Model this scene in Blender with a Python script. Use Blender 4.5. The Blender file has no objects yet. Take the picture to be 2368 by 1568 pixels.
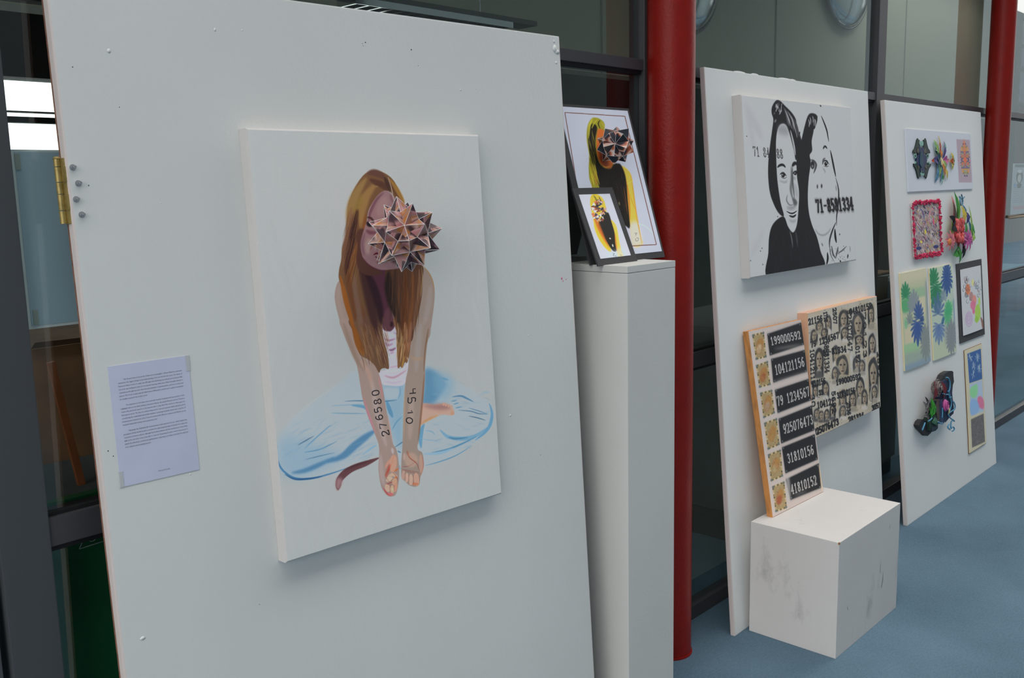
import bpy, bmesh, math, random
import numpy as np
from mathutils import Vector, Matrix, Euler
PI = math.pi
R0 = random.Random(7)
SC = bpy.context.scene
COL = SC.collection

# ------------------------------------------------------------------ camera
W, H = 2368, 1568
FPX, PITCH, YAW, ROLL = 2199.7, .15651, .81807, .02248
EYE = Vector((0, 0, 1.6))
def cam_axes():
    fwd = Vector((math.sin(YAW), math.cos(YAW), 0)); right = Vector((math.cos(YAW), -math.sin(YAW), 0)); dn = Vector((0, 0, -1))
    f2 = fwd*math.cos(PITCH) + dn*math.sin(PITCH); d2 = dn*math.cos(PITCH) - fwd*math.sin(PITCH)
    return right*math.cos(ROLL) + d2*math.sin(ROLL), d2*math.cos(ROLL) - right*math.sin(ROLL), f2
AX_R, AX_D, AX_F = cam_axes()
cd = bpy.data.cameras.new('camera'); cam = bpy.data.objects.new('camera', cd); COL.objects.link(cam)
cd.sensor_width = 36; cd.lens = FPX/W*36; cd.clip_start = .05; cd.clip_end = 300
M3 = Matrix((AX_R, -AX_D, -AX_F)).transposed()
cam.matrix_world = Matrix.Translation(EYE) @ M3.to_4x4()
SC.camera = cam
def at(x, y, Y):                                  # where the line of sight through a pixel meets the plane Y
    d = AX_R*((x-W/2)/FPX) + AX_D*((y-H/2)/FPX) + AX_F
    return EYE + d*(Y/d.y)

# ------------------------------------------------------------------ world, light, exposure
wd = bpy.data.worlds.new('sky'); SC.world = wd; wd.use_nodes = True
nt = wd.node_tree; nt.nodes.clear()
wo = nt.nodes.new('ShaderNodeOutputWorld'); bg = nt.nodes.new('ShaderNodeBackground')
tc = nt.nodes.new('ShaderNodeTexCoord'); sx = nt.nodes.new('ShaderNodeSeparateXYZ'); cr = nt.nodes.new('ShaderNodeValToRGB')
nt.links.new(tc.outputs['Generated'], sx.inputs[0]); nt.links.new(sx.outputs['Z'], cr.inputs[0])
cr.color_ramp.elements[0].position = -.0; cr.color_ramp.elements[0].color = (.06, .06, .058, 1)
cr.color_ramp.elements[1].position = .03; cr.color_ramp.elements[1].color = (.5, .5*.965, .5*.94, 1)   # overcast: the zenith is brighter than the horizon
e_ = cr.color_ramp.elements.new(1.0); e_.color = (1, .98, .965, 1)
nt.links.new(cr.outputs[0], bg.inputs[0]); bg.inputs[1].default_value = 4.35
nt.links.new(bg.outputs[0], wo.inputs[0])
SC.view_settings.view_transform = 'Standard'; SC.view_settings.look = 'None'
SC.view_settings.gamma = 1; SC.view_settings.use_curve_mapping = False
SC.view_settings.exposure = 0.0
CY, CX, CZ, WX, WY, RL = 1.35, -6, -.8, -4, 32, 2.8    # edges of unseen roof slabs, added light slot and rear wall, set for the light

# ------------------------------------------------------------------ helpers
def lin(c):
    c = np.asarray(c, float)/255.
    return np.where(c <= .04045, c/12.92, ((c+.055)/1.055)**2.4)
def enc(c):
    c = np.clip(c, 0, 1)
    return np.where(c <= .0031308, c*12.92, 1.055*c**(1/2.4)-.055)
def C(r, g, b, k=1.0):
    l = lin((r, g, b))*k
    return (float(min(l[0], 1)), float(min(l[1], 1)), float(min(l[2], 1)), 1)

def mat(name, color, rough=.6, metal=0, bump=0, bscale=200, var=0, vscale=4, spec=.5, vcol=None, detail=3, stretch=None):
    m = bpy.data.materials.new(name); m.use_nodes = True; n = m.node_tree.nodes; l = m.node_tree.links
    p = n['Principled BSDF']; p.inputs['Base Color'].default_value = color; p.inputs['Roughness'].default_value = rough
    p.inputs['Metallic'].default_value = metal; p.inputs['Specular IOR Level'].default_value = spec
    t = n.new('ShaderNodeTexCoord'); src = t.outputs['Object']
    if stretch:
        mp = n.new('ShaderNodeMapping'); mp.inputs['Scale'].default_value = stretch; l.new(src, mp.inputs[0]); src = mp.outputs[0]
    if var:
        z = n.new('ShaderNodeTexNoise'); z.inputs['Scale'].default_value = vscale; z.inputs['Detail'].default_value = 6; l.new(src, z.inputs[0])
        mx = n.new('ShaderNodeMix'); mx.data_type = 'RGBA'
        mx.inputs['A'].default_value = color
        mx.inputs['B'].default_value = vcol or tuple(c*(1-var) for c in color[:3])+(1,)
        r = n.new('ShaderNodeMapRange'); r.inputs['From Min'].default_value = .42; r.inputs['From Max'].default_value = .68
        l.new(z.outputs[0], r.inputs[0]); l.new(r.outputs[0], mx.inputs[0]); l.new(mx.outputs['Result'], p.inputs['Base Color'])
    if bump:
        z = n.new('ShaderNodeTexNoise'); z.inputs['Scale'].default_value = bscale; z.inputs['Detail'].default_value = detail; l.new(src, z.inputs[0])
        b = n.new('ShaderNodeBump'); b.inputs['Strength'].default_value = bump; b.inputs['Distance'].default_value = .002
        l.new(z.outputs[0], b.inputs['Height']); l.new(b.outputs[0], p.inputs['Normal'])
    return m

def scuffed(name, color, scuff=(.35, .35, .34, 1), amount=.62, scale=9, bump=.15):
    m = mat(name, color, .55, bump=bump, bscale=120, var=.06, vscale=2)
    n = m.node_tree.nodes; l = m.node_tree.links; p = n['Principled BSDF']
    t = n.new('ShaderNodeTexCoord'); mp = n.new('ShaderNodeMapping'); mp.inputs['Scale'].default_value = (1, 1, .5); l.new(t.outputs['Object'], mp.inputs[0])
    z = n.new('ShaderNodeTexNoise'); z.inputs['Scale'].default_value = scale; z.inputs['Detail'].default_value = 9; z.inputs['Roughness'].default_value = .7; l.new(mp.outputs[0], z.inputs[0])
    r = n.new('ShaderNodeMapRange'); r.inputs['From Min'].default_value = amount; r.inputs['From Max'].default_value = amount+.14; r.inputs['To Max'].default_value = .6
    l.new(z.outputs[0], r.inputs[0]); mx = n.new('ShaderNodeMix'); mx.data_type = 'RGBA'; mx.inputs['B'].default_value = scuff
    src = p.inputs['Base Color'].links[0].from_socket; l.new(src, mx.inputs['A']); l.new(r.outputs[0], mx.inputs[0]); l.new(mx.outputs['Result'], p.inputs['Base Color'])
    return m

class MB:
    def __init__(s): s.bm = bmesh.new()
    def box(s, x0, x1, y0, y1, z0, z1, mi=0, bevel=0):
        b = bmesh.new(); r = bmesh.ops.create_cube(b, size=1)
        for v in b.verts: v.co = Vector((x0+(v.co.x+.5)*(x1-x0), y0+(v.co.y+.5)*(y1-y0), z0+(v.co.z+.5)*(z1-z0)))
        if bevel: bmesh.ops.bevel(b, geom=b.edges[:], offset=bevel, segments=2, affect='EDGES', profile=.7)
        for f in b.faces: f.material_index = mi
        s._join(b); return s
    def _join(s, b):
        me = bpy.data.meshes.new('t'); b.to_mesh(me); b.free(); s.bm.from_mesh(me); bpy.data.meshes.remove(me)
    def cyl(s, p0, p1, r0, r1=None, n=16, caps=True, mi=0):
        p0, p1 = Vector(p0), Vector(p1); d = p1-p0
        b = bmesh.new(); bmesh.ops.create_cone(b, cap_ends=caps, segments=n, radius1=r0, radius2=r0 if r1 is None else r1, depth=d.length)
        mtx = Matrix.Translation((p0+p1)/2) @ d.to_track_quat('Z', 'Y').to_matrix().to_4x4()
        b.transform(mtx)
        for f in b.faces: f.material_index = mi; f.smooth = (len(f.verts) == 4 and n > 8)
        for f in b.faces:
            if not f.smooth:
                for e in f.edges: e.smooth = False
        s._join(b); return s
    def ball(s, c, r, sc=(1, 1, 1), sub=2, mi=0):
        b = bmesh.new(); bmesh.ops.create_icosphere(b, subdivisions=sub, radius=r)
        for v in b.verts: v.co = Vector((v.co.x*sc[0]+c[0], v.co.y*sc[1]+c[1], v.co.z*sc[2]+c[2]))
        for f in b.faces: f.material_index = mi; f.smooth = True
        s._join(b); return s
    def prism(s, pts, y0, y1, mi=0):            # outline in x,z extruded along y
        f = [s.bm.verts.new((p[0], y0, p[1])) for p in pts]; k = [s.bm.verts.new((p[0], y1, p[1])) for p in pts]
        fs = [s.bm.faces.new(f), s.bm.faces.new(k[::-1])]
        for i in range(len(pts)):
            j = (i+1) % len(pts); fs.append(s.bm.faces.new((f[j], f[i], k[i], k[j])))
        for q in fs: q.material_index = mi
        return s
    def quad(s, a, b, c, d, mi=0):
        q = s.bm.faces.new([s.bm.verts.new(p) for p in (a, b, c, d)]); q.material_index = mi; return s
    def tube(s, pts, r, n=6, mi=0):
        pts = [Vector(p) for p in pts]; rings = []
        for i, p in enumerate(pts):
            t = (pts[min(i+1, len(pts)-1)]-pts[max(i-1, 0)]).normalized()
            a = t.orthogonal().normalized(); b = t.cross(a)
            rings.append([s.bm.verts.new(p+(a*math.cos(2*PI*k/n)+b*math.sin(2*PI*k/n))*r) for k in range(n)])
        for i in range(len(rings)-1):
            A = min(range(n), key=lambda k: (rings[i+1][k].co-rings[i][0].co).length)
            for k in range(n):
                f = s.bm.faces.new((rings[i][k], rings[i][(k+1) % n], rings[i+1][(k+1+A) % n], rings[i+1][(k+A) % n])); f.smooth = True; f.material_index = mi
        s.bm.faces.new(rings[0][::-1]); s.bm.faces.new(rings[-1]); return s
    def build(s, name, mats, parent=None, loc=None, rot=None):
        bmesh.ops.recalc_face_normals(s.bm, faces=s.bm.faces)
        me = bpy.data.meshes.new(name); s.bm.to_mesh(me); s.bm.free()
        for m in (mats if isinstance(mats, (list, tuple)) else [mats]): me.materials.append(m)
        o = bpy.data.objects.new(name, me); COL.objects.link(o)
        if parent: o.parent = parent
        if loc is not None: o.location = loc
        if rot is not None: o.rotation_euler = rot
        return o
def tag(o, label, cat, group=None):
    o['label'] = label; o['category'] = cat
    if group: o['group'] = group
    return o
def empty(name, label, cat, loc=(0, 0, 0), rot=(0, 0, 0), group=None):
    o = bpy.data.objects.new(name, None); COL.objects.link(o); o.location = loc; o.rotation_euler = rot; o.empty_display_size = .05
    return tag(o, label, cat, group)
def struct(o): o['kind'] = 'structure'; return o

# ------------------------------------------------------------------ painter: draws the flat artwork prints and paintings pixel by pixel
def catmull(P, closed, n=6):
    P = [np.array(p, float) for p in P]; out = []; N = len(P)
    rng = range(N) if closed else range(N-1)
    for i in rng:
        if closed: a, b, c, d = P[i-1], P[i], P[(i+1) % N], P[(i+2) % N]
        else: a, b, c, d = P[max(i-1, 0)], P[i], P[i+1], P[min(i+2, N-1)]
        for k in range(n):
            t = k/n; out.append(.5*((2*b)+(c-a)*t+(2*a-5*b+4*c-d)*t*t+(3*b-a-3*c+d)*t**3))
    if not closed: out.append(P[-1])
    return out
def box1(a, r, ax):
    if r < 1: return a
    a = np.moveaxis(a, ax, 0); n = a.shape[0]
    p = np.concatenate([np.repeat(a[:1], r+1, 0), a, np.repeat(a[-1:], r, 0)]); c = np.cumsum(p, 0)
    return np.moveaxis((c[2*r+1:]-c[:-2*r-1])/(2*r+1), 0, ax)
def gblur(a, s):
    r = int(round(s))
    for _ in range(2): a = box1(box1(a, r, 0), r, 1)
    return a
FONT = {
 '0': [[(.5,0),(.22,.08),(.1,.3),(.1,.7),(.22,.92),(.5,1),(.78,.92),(.9,.7),(.9,.3),(.78,.08),(.5,0)]],
 '1': [[(.22,.2),(.5,0),(.5,1)],[(.2,1),(.8,1)]],
 '2': [[(.1,.28),(.15,.08),(.45,0),(.8,.08),(.88,.3),(.65,.58),(.1,1),(.9,1),(.9,.84)]],
 '3': [[(.12,.16),(.4,0),(.78,.08),(.8,.32),(.5,.46),(.82,.6),(.86,.85),(.5,1),(.1,.86)]],
 '4': [[(.66,1),(.66,0),(.06,.68),(.95,.68)],[(.45,1),(.88,1)]],
 '5': [[(.85,0),(.2,0),(.17,.46),(.5,.36),(.85,.5),(.86,.8),(.5,1),(.1,.88)]],
 '6': [[(.82,.1),(.5,.02),(.18,.25),(.1,.65),(.25,.95),(.6,1),(.88,.8),(.8,.52),(.5,.44),(.16,.6)]],
 '7': [[(.1,.16),(.1,0),(.9,0),(.45,1)]],
 '8': [[(.5,.46),(.2,.32),(.2,.1),(.5,0),(.8,.1),(.8,.32),(.5,.46),(.14,.65),(.14,.9),(.5,1),(.86,.9),(.86,.65),(.5,.46)]],
 '9': [[(.18,.9),(.5,.98),(.82,.75),(.9,.35),(.75,.05),(.4,0),(.12,.2),(.2,.48),(.5,.56),(.84,.4)]],
 '-': [[(.2,.5),(.8,.5)]], ' ': [] }
class Art:
    """Canvas of w x h texels; q = outline of the sheet in sketch units (TL, TR, BR, BL); T converts a sketch point to those units."""
    def __init__(s, w, h, q, base, T=None):
        s.w, s.h = w, h; s.img = np.zeros((h, w, 3)); s.img[:] = base; s.T = T or (lambda p: p)
        src = np.array(q, float); dst = np.array([(0, 0), (w, 0), (w, h), (0, h)], float); A = []; b = []
        for (x, y), (u, v) in zip(src, dst):
            A += [[x, y, 1, 0, 0, 0, -u*x, -u*y], [0, 0, 0, x, y, 1, -v*x, -v*y]]; b += [u, v]
        s.Hm = np.append(np.linalg.solve(np.array(A), np.array(b)), 1).reshape(3, 3); s.rng = np.random.default_rng(3)
        s.k = math.sqrt(w*h/abs(.5*sum(src[i][0]*src[(i+1) % 4][1]-src[(i+1) % 4][0]*src[i][1] for i in range(4))))
    def m(s, P):
        P = np.array([s.T(p) for p in P], float); P = np.c_[P, np.ones(len(P))] @ s.Hm.T
        return P[:, :2]/P[:, 2:]
    def fill(s, X, col, blur=0, a=1.0, grain=0):
        bl = blur*s.k; pad = int(bl*2.5)+2
        x0 = max(int(X[:, 0].min())-pad, 0); x1 = min(int(X[:, 0].max())+pad, s.w); y0 = max(int(X[:, 1].min())-pad, 0); y1 = min(int(X[:, 1].max())+pad, s.h)
        if x1-x0 < 1 or y1-y0 < 1: return
        SS = 2; w = (x1-x0)*SS; h = (y1-y0)*SS; acc = np.zeros((h, w+1), np.int32)
        Z = (X-[x0, y0])*SS
        for (ax, ay), (bx, by) in zip(Z, np.roll(Z, -1, 0)):
            if ay > by: ax, ay, bx, by = bx, by, ax, ay
            r0 = max(int(math.ceil(ay-.5)), 0); r1 = min(int(math.ceil(by-.5)), h)
            if r1 <= r0: continue
            rr = np.arange(r0, r1); xs = ax+(rr+.5-ay)*(bx-ax)/(by-ay)
            np.add.at(acc, (rr, np.clip(np.ceil(xs-.5), 0, w).astype(int)), 1)
        mk = (np.cumsum(acc, 1)[:, :w] & 1).astype(float).reshape(h//SS, SS, w//SS, SS).mean((1, 3))
        if bl >= 1: mk = gblur(mk, bl)
        if grain: mk = mk*(1-grain*s.rng.random(mk.shape))
        mk = (mk*a)[..., None]; reg = s.img[y0:y1, x0:x1]; reg[:] = reg*(1-mk)+np.array(col, float)*mk
    def P(s, pts, col, blur=.5, a=1, smooth=True, grain=0):
        X = s.m(catmull(pts, True) if smooth and len(pts) > 3 else pts); s.fill(X, col, blur, a, grain)
    def E(s, c, rx, ry, col, blur=.5, a=1, rot=0):
        s.P([(c[0]+rx*math.cos(t)*math.cos(rot)-ry*math.sin(t)*math.sin(rot), c[1]+rx*math.cos(t)*math.sin(rot)+ry*math.sin(t)*math.cos(rot)) for t in np.arange(0, 2*PI, PI/7)], col, blur, a, False)
    def S(s, pts, w, col, blur=.4, a=1, taper=True, smooth=True, grain=0):
        P = np.array(catmull(pts, False) if smooth and len(pts) > 2 else pts, float)
        if len(P) == 2: P = np.array([P[0]*(1-t)+P[1]*t for t in np.linspace(0, 1, 6)])
        d = np.gradient(P, axis=0); n = np.c_[-d[:, 1], d[:, 0]]/(np.hypot(d[:, 0], d[:, 1])[:, None]+1e-9)
        t = np.linspace(0, 1, len(P)); ww = (np.sin(PI*np.clip(t, .04, .96))**.6 if taper else np.ones(len(P)))*w/2
        X = s.m(np.r_[P+n*ww[:, None], (P-n*ww[:, None])[::-1]]); s.fill(X, col, blur, a, grain)
    def D(s, txt, p0, p1, hv, wgt, col, gap=.3, blur=.3, a=1, jit=0, skip=()):    # a row of figures from p0 to p1, height vector hv
        p0, p1, hv = np.array(p0, float), np.array(p1, float), np.array(hv, float); n = len(txt); st = (p1-p0)/n; ax = st*(1-gap)
        for i, ch in enumerate(txt):
            if i in skip: continue
            o = p0+st*(i+gap/2)
            for L in FONT[ch]:
                Q = [o+ax*x+hv*y for x, y in L]
                for A, B in zip(Q[:-1], Q[1:]):
                    e = (B-A); e = e/(np.hypot(*e)+1e-9)*wgt*.45; s.S([A-e, B+e], wgt, col, blur, a, False, False)
    def hair(s, pts, spread, n, cols, w, blur=.3, a=.5):
        for i in range(n):
            o = np.array(spread)*(s.rng.random()-.5)*2; i0 = s.rng.integers(0, max(1, len(pts)-3)); seg = pts[i0:i0+s.rng.integers(3, len(pts)+1)]
            if len(seg) < 2: continue
            s.S([np.array(p)+o+s.rng.normal(0, 1.2, 2) for p in seg], w*(.5+s.rng.random()), cols[s.rng.integers(len(cols))], blur, a)
    def material(s, name, E=.48, rough=.6, bump=0, bscale=300):
        alb = enc(lin(s.img)/(E*np.array([.99, 1.04, 1.065]))).astype(np.float32)
        im = bpy.data.images.new(name, s.w, s.h); px = np.ones((s.h, s.w, 4), np.float32); px[..., :3] = alb[::-1]
        im.pixels.foreach_set(px.ravel()); im.update(); im.pack()
        m = mat(name, (1, 1, 1, 1), rough, bump=bump, bscale=bscale, spec=.22); n = m.node_tree.nodes; l = m.node_tree.links
        uv = n.new('ShaderNodeUVMap'); uv.uv_map = 'UV'; tx = n.new('ShaderNodeTexImage'); tx.image = im; tx.interpolation = 'Linear'; tx.extension = 'EXTEND'
        l.new(uv.outputs[0], tx.inputs[0]); l.new(tx.outputs[0], n['Principled BSDF'].inputs['Base Color'])
        return m
def picture(name, art_mat, side_mat, w, h, t, parent=None, loc=None, rot=None, bevel=0, nx=1, bend=0):
    """A panel: printed front at y=0 facing -Y, x 0..w, z 0..h, body t deep behind it."""
    bm = bmesh.new(); uvl = bm.loops.layers.uv.new('UV')
    b = max(bevel, 0); N = nx
    def V(x, y, z): return bm.verts.new((x, y + bend*math.sin(PI*x/w)*(1 if y == 0 else 0), z))
    xs = [b+(w-2*b)*i/N for i in range(N+1)]
    F = [(V(x, 0, b), V(x, 0, h-b)) for x in xs]
    for i in range(N):
        f = bm.faces.new((F[i][0], F[i+1][0], F[i+1][1], F[i][1])); f.material_index = 0
    fr = [F[i][0] for i in range(N+1)]+[F[i][1] for i in range(N, -1, -1)]
    def ring(y, o):
        r = [bm.verts.new((min(max(v.co.x, 0), w) if o is None else (0 if v is fr[0] or v is fr[-1] else w if v is fr[N] or v is fr[N+1] else v.co.x), y, 0 if k <= N else h)) for k, v in enumerate(fr)]
        return r
    prev = fr; rings = ([ring(b, 1)] if b else [])+[ring(t, 1)]
    for r in rings:
        for k in range(len(fr)):
            j = (k+1) % len(fr); f = bm.faces.new((prev[j], prev[k], r[k], r[j])); f.material_index = 1
        prev = r
    f = bm.faces.new(prev[::-1]); f.material_index = 1
    for f in bm.faces:
        for lp in f.loops: lp[uvl].uv = (lp.vert.co.x/w, lp.vert.co.z/h)
    bmesh.ops.recalc_face_normals(bm, faces=bm.faces)
    me = bpy.data.meshes.new(name); bm.to_mesh(me); bm.free(); me.materials.append(art_mat); me.materials.append(side_mat)
    o = bpy.data.objects.new(name, me); COL.objects.link(o)
    if parent: o.parent = parent
    if loc is not None: o.location = loc
    if rot is not None: o.rotation_euler = rot
    return o

# ------------------------------------------------------------------ materials
M_white = mat('white_emulsion', C(224, 227, 225), .55, bump=.25, bscale=90, var=.05, vscale=1.3, detail=6)
M_white2 = mat('white_emulsion_lifted', C(241, 243, 241), .55, bump=.2, bscale=100, var=.04, vscale=1.6, detail=6)  # same emulsion, base colour lifted to offset weaker light on the two far boards
M_whedge = mat('painted_edge', C(226, 216, 212), .6, bump=.3, bscale=60)
M_brown = mat('raw_hardboard', C(150, 105, 84), .8, bump=.4, bscale=300, var=.4, vscale=60)
M_canvas = mat('primed_canvas', C(214, 211, 208), .7, bump=.35, bscale=700, detail=2)
M_frame = mat('grey_powder_coat', C(68, 68, 72), .45, bump=.1, bscale=500)
M_framelo = mat('grey_powder_coat_door', C(72, 76, 80), .5, bump=.1, bscale=500)
M_gasket = mat('black_gasket', C(22, 23, 26), .6)
M_red = mat('red_textured_paint', C(142, 24, 15), .42, spec=.3, bump=.5, bscale=130, detail=2, var=.12, vscale=20)
M_cream = mat('pale_interior_panel', C(160, 161, 140), .6, var=.04, vscale=1)
M_brass = mat('brass', C(178, 158, 98), .42, metal=.55, var=.3, vscale=80)
M_steel = mat('zinc_bolt', C(200, 204, 208), .25, metal=.85)
M_black = mat('black_mount_card', C(62, 62, 64), .7, bump=.15, bscale=400)
M_wood = mat('varnished_pine_edge', C(214, 146, 78), .5, var=.35, vscale=14, stretch=(4, 4, 1), bump=.2, bscale=80)
M_pinkwood = mat('stained_pine_edge', C(226, 176, 150), .6, var=.5, vscale=10, vcol=C(226, 190, 140), bump=.2, bscale=60)
M_paper = mat('white_paper', C(225, 228, 240), .55)
M_thread = mat('thread', C(200, 195, 180), .5)
M_tape = mat('masking_tape', C(176, 182, 172), .7, bump=.2, bscale=300)
M_dark = mat('dark_laminate', C(74, 80, 82), .6)
M_plinth = mat('black_plinth', C(18, 18, 20), .7)
M_boxb = mat('brown_cardboard', C(120, 84, 56), .8, var=.3, vscale=8)
M_plank = mat('orange_plank', C(150, 84, 48), .6, var=.3, vscale=10, stretch=(6, 6, 1))
M_green = mat('green_plastic', C(30, 110, 72), .4)
def carpet_mat():
    m = mat('blue_carpet', C(124, 151, 172), .95, bump=.9, bscale=450, var=.0, spec=.1)
    n = m.node_tree.nodes; l = m.node_tree.links; p = n['Principled BSDF']
    t = n.new('ShaderNodeTexCoord')
    z1 = n.new('ShaderNodeTexNoise'); z1.inputs['Scale'].default_value = 420; z1.inputs['Detail'].default_value = 2
    z2 = n.new('ShaderNodeTexNoise'); z2.inputs['Scale'].default_value = 2.2; z2.inputs['Detail'].default_value = 5
    mp = n.new('ShaderNodeMapping'); mp.inputs['Scale'].default_value = (1, 3, 1); mp.inputs['Rotation'].default_value = (0, 0, .3)
    z3 = n.new('ShaderNodeTexNoise'); z3.inputs['Scale'].default_value = 60; z3.inputs['Detail'].default_value = 3
    l.new(t.outputs['Object'], mp.inputs[0]); l.new(mp.outputs[0], z3.inputs[0]); l.new(t.outputs['Object'], z1.inputs[0]); l.new(t.outputs['Object'], z2.inputs[0])
    a = n.new('ShaderNodeMix'); a.data_type = 'RGBA'; a.inputs['A'].default_value = C(76, 100, 116); a.inputs['B'].default_value = C(112, 138, 156)
    add = n.new('ShaderNodeMath'); add.operation = 'MULTIPLY_ADD'; add.inputs[1].default_value = .45; l.new(z1.outputs[0], add.inputs[0])
    ad2 = n.new('ShaderNodeMath'); ad2.operation = 'MULTIPLY_ADD'; ad2.inputs[1].default_value = .45; l.new(z2.outputs[0], ad2.inputs[0])
    ad3 = n.new('ShaderNodeMath'); ad3.operation = 'MULTIPLY'; ad3.inputs[1].default_value = .3; l.new(z3.outputs[0], ad3.inputs[0])
    l.new(ad3.outputs[0], ad2.inputs[2]); l.new(ad2.outputs[0], add.inputs[2])
    r = n.new('ShaderNodeMapRange'); r.inputs['From Min'].default_value = .4; r.inputs['From Max'].default_value = .8; l.new(add.outputs[0], r.inputs[0])
    l.new(r.outputs[0], a.inputs[0]); l.new(a.outputs['Result'], p.inputs['Base Color'])
    return m
M_carpet = carpet_mat()
def glass_mat(tint=(.93, .97, .96, 1)):
    m = bpy.data.materials.new('window_glass'); m.use_nodes = True; n = m.node_tree.nodes; l = m.node_tree.links; n.clear()
    o = n.new('ShaderNodeOutputMaterial'); tr = n.new('ShaderNodeBsdfTransparent'); tr.inputs[0].default_value = tint
    g = n.new('ShaderNodeBsdfGlossy'); g.inputs['Roughness'].default_value = .01; g.inputs[0].default_value = (.9, .95, .93, 1)
    f = n.new('ShaderNodeFresnel'); f.inputs[0].default_value = 1.5; mx = n.new('ShaderNodeMixShader')
    k = n.new('ShaderNodeMath'); k.operation = 'MULTIPLY'; k.inputs[1].default_value = 1.7
    ge = n.new('ShaderNodeNewGeometry'); iv = n.new('ShaderNodeMath'); iv.operation = 'SUBTRACT'; iv.inputs[0].default_value = 1; l.new(ge.outputs['Backfacing'], iv.inputs[1])
    k2 = n.new('ShaderNodeMath'); k2.operation = 'MULTIPLY'; l.new(f.outputs[0], k2.inputs[0]); l.new(iv.outputs[0], k2.inputs[1]); l.new(k2.outputs[0], k.inputs[0]); l.new(k.outputs[0], mx.inputs[0]); l.new(tr.outputs[0], mx.inputs[1]); l.new(g.outputs[0], mx.inputs[2]); l.new(mx.outputs[0], o.inputs[0])
    return m
M_glass = glass_mat()

# ------------------------------------------------------------------ the setting: floor, hall shell, glazed wall, room behind it
YF, YG = 1.802, 1.826                # front of the glazing frame, glass
fl = struct(MB().box(-6, 32, -6, 8.2, -.1, 0).build('floor', M_carpet))
M_hall = mat('hall_plaster', C(120, 128, 132), .8)
hc = struct(MB().box(-6, 16, CY, 2.15, 3.4, 3.6).box(-6, 16, RL, 6.2, 3.4, 3.6).box(-6, 6.5, 2.15, RL, 3.4, 3.6).box(9.4, 16, 2.15, RL, 3.4, 3.6).box(CX, 16, -3.65, CZ, 5.5, 5.7).build('ceiling', M_hall))  # hall slab and roof slot are unseen, shaped to steer the daylight
wb = struct(MB().box(WX, WY, -3.65, -3.5, 0, 5.5).build('wall_back_unseen', M_hall))  # unseen; height and length set to cut front light and sky reflections
fw = []
def frame_bar(x0, x1, z0, z1, m=M_frame, y0=YF, y1=YF+.06, name='trim_1'):
    return struct(MB().box(x0, x1, y0, y1, z0, z1, bevel=.002).build(name, m))
mull = [(.559, .648), (2.565, 2.64), (4.381, 4.468), (6.20, 6.30), (8.2, 8.28), (10.2, 10.28)]
bars = []
for i, (a, b) in enumerate([(-1.3, -1.22)]+mull):
    bars.append(frame_bar(a, b, 0, 3.4, M_framelo if i == 1 else M_frame, name='trim_1'))
# a narrow door frame member beside the wide left mullion
frame_bar(.50, .545, 0, 3.4, M_framelo, YF+.01, YF+.07, name='trim_2')
for k, (z0, z1) in enumerate(((1.961, 1.995), (.954, 1.010), (0, .052), (3.3, 3.4))):
    xs = [-1.22, .50] + [q for m_ in mull for q in m_][2:-1]
    segs = [(-1.22, .50), (.648, 2.565), (2.64, 4.381), (4.468, 6.20), (6.30, 8.2), (8.28, 10.2)]
    for a, b in segs:
        o = struct(MB().box(a, b, YF+.004, YF+.058, z0, z1, bevel=.002).build('trim_3', M_frame))
# gasket lines under / over rails
for a, b in [(.648, 2.565), (2.64, 4.381), (4.468, 6.20), (6.30, 8.2)]:
    for z0, z1 in ((1.949, 1.961), (1.010, 1.018), (.942, .954)):
        struct(MB().box(a, b, YF+.014, YF+.05, z0, z1).build('trim_4', M_gasket))
wn = 0
for a, b in [(-1.22, .50), (.648, 2.565), (2.64, 4.381), (4.468, 6.20), (6.30, 8.2), (8.28, 10.2)]:
    for z0, z1 in ((.052, .954), (1.010, 1.961), (1.995, 3.3)):
        wn += 1; struct(MB().box(a, b, YG-.003, YG+.003, z0, z1).build('window_%d' % wn, M_glass))
struct(MB().box(14, 14.2, YF, 6.2, 0, 3.4).build('wall_right', mat('grey_end_wall', C(104, 108, 110), .7)))
for a, b in ((10.28, 12.2), (12.28, 14)):
    wn += 1; struct(MB().box(a, b, YG-.003, YG+.003, .052, 3.3).build('window_%d' % wn, M_glass))
frame_bar(12.2, 12.28, 0, 3.4, name='trim_1'); frame_bar(10.28, 14, 1.961, 1.995, name='trim_3')

# room behind the glass
struct(MB().box(-6, 10.0, 3.0, 3.12, 2.16, 3.4).build('wall_bulkhead', M_cream))
M_seam = mat('panel_joint', C(120, 122, 110), .8)
for x in (3.9, 5.69, 7.80):
    struct(MB().box(x-.006, x+.006, 2.996, 3.0, 2.16, 3.4).build('trim_5', M_seam))
# far wall with its windows
T0, T1 = 2.30, 2.33
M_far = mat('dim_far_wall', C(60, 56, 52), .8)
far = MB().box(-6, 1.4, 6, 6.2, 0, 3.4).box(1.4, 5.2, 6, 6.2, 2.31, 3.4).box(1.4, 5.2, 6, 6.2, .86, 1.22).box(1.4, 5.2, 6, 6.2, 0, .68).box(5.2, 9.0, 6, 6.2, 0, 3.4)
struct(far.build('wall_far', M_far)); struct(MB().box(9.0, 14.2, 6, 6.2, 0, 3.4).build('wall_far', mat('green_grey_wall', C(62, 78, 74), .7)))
struct(MB().box(-20, 60, 6.3, 60, -.3, -.2).build('ground_outside', mat('pale_paving', C(196, 196, 194), .8, var=.1, vscale=.5)))
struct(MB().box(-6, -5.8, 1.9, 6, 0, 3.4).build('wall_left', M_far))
for z0, z1 in ((2.05, 2.085), (2.11, 2.118), (1.77, 1.84), (1.49, 1.55), (1.22, 1.25)):
    struct(MB().box(1.4, 5.2, 6.02, 6.08, z0, z1).build('trim_6', M_gasket))
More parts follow.
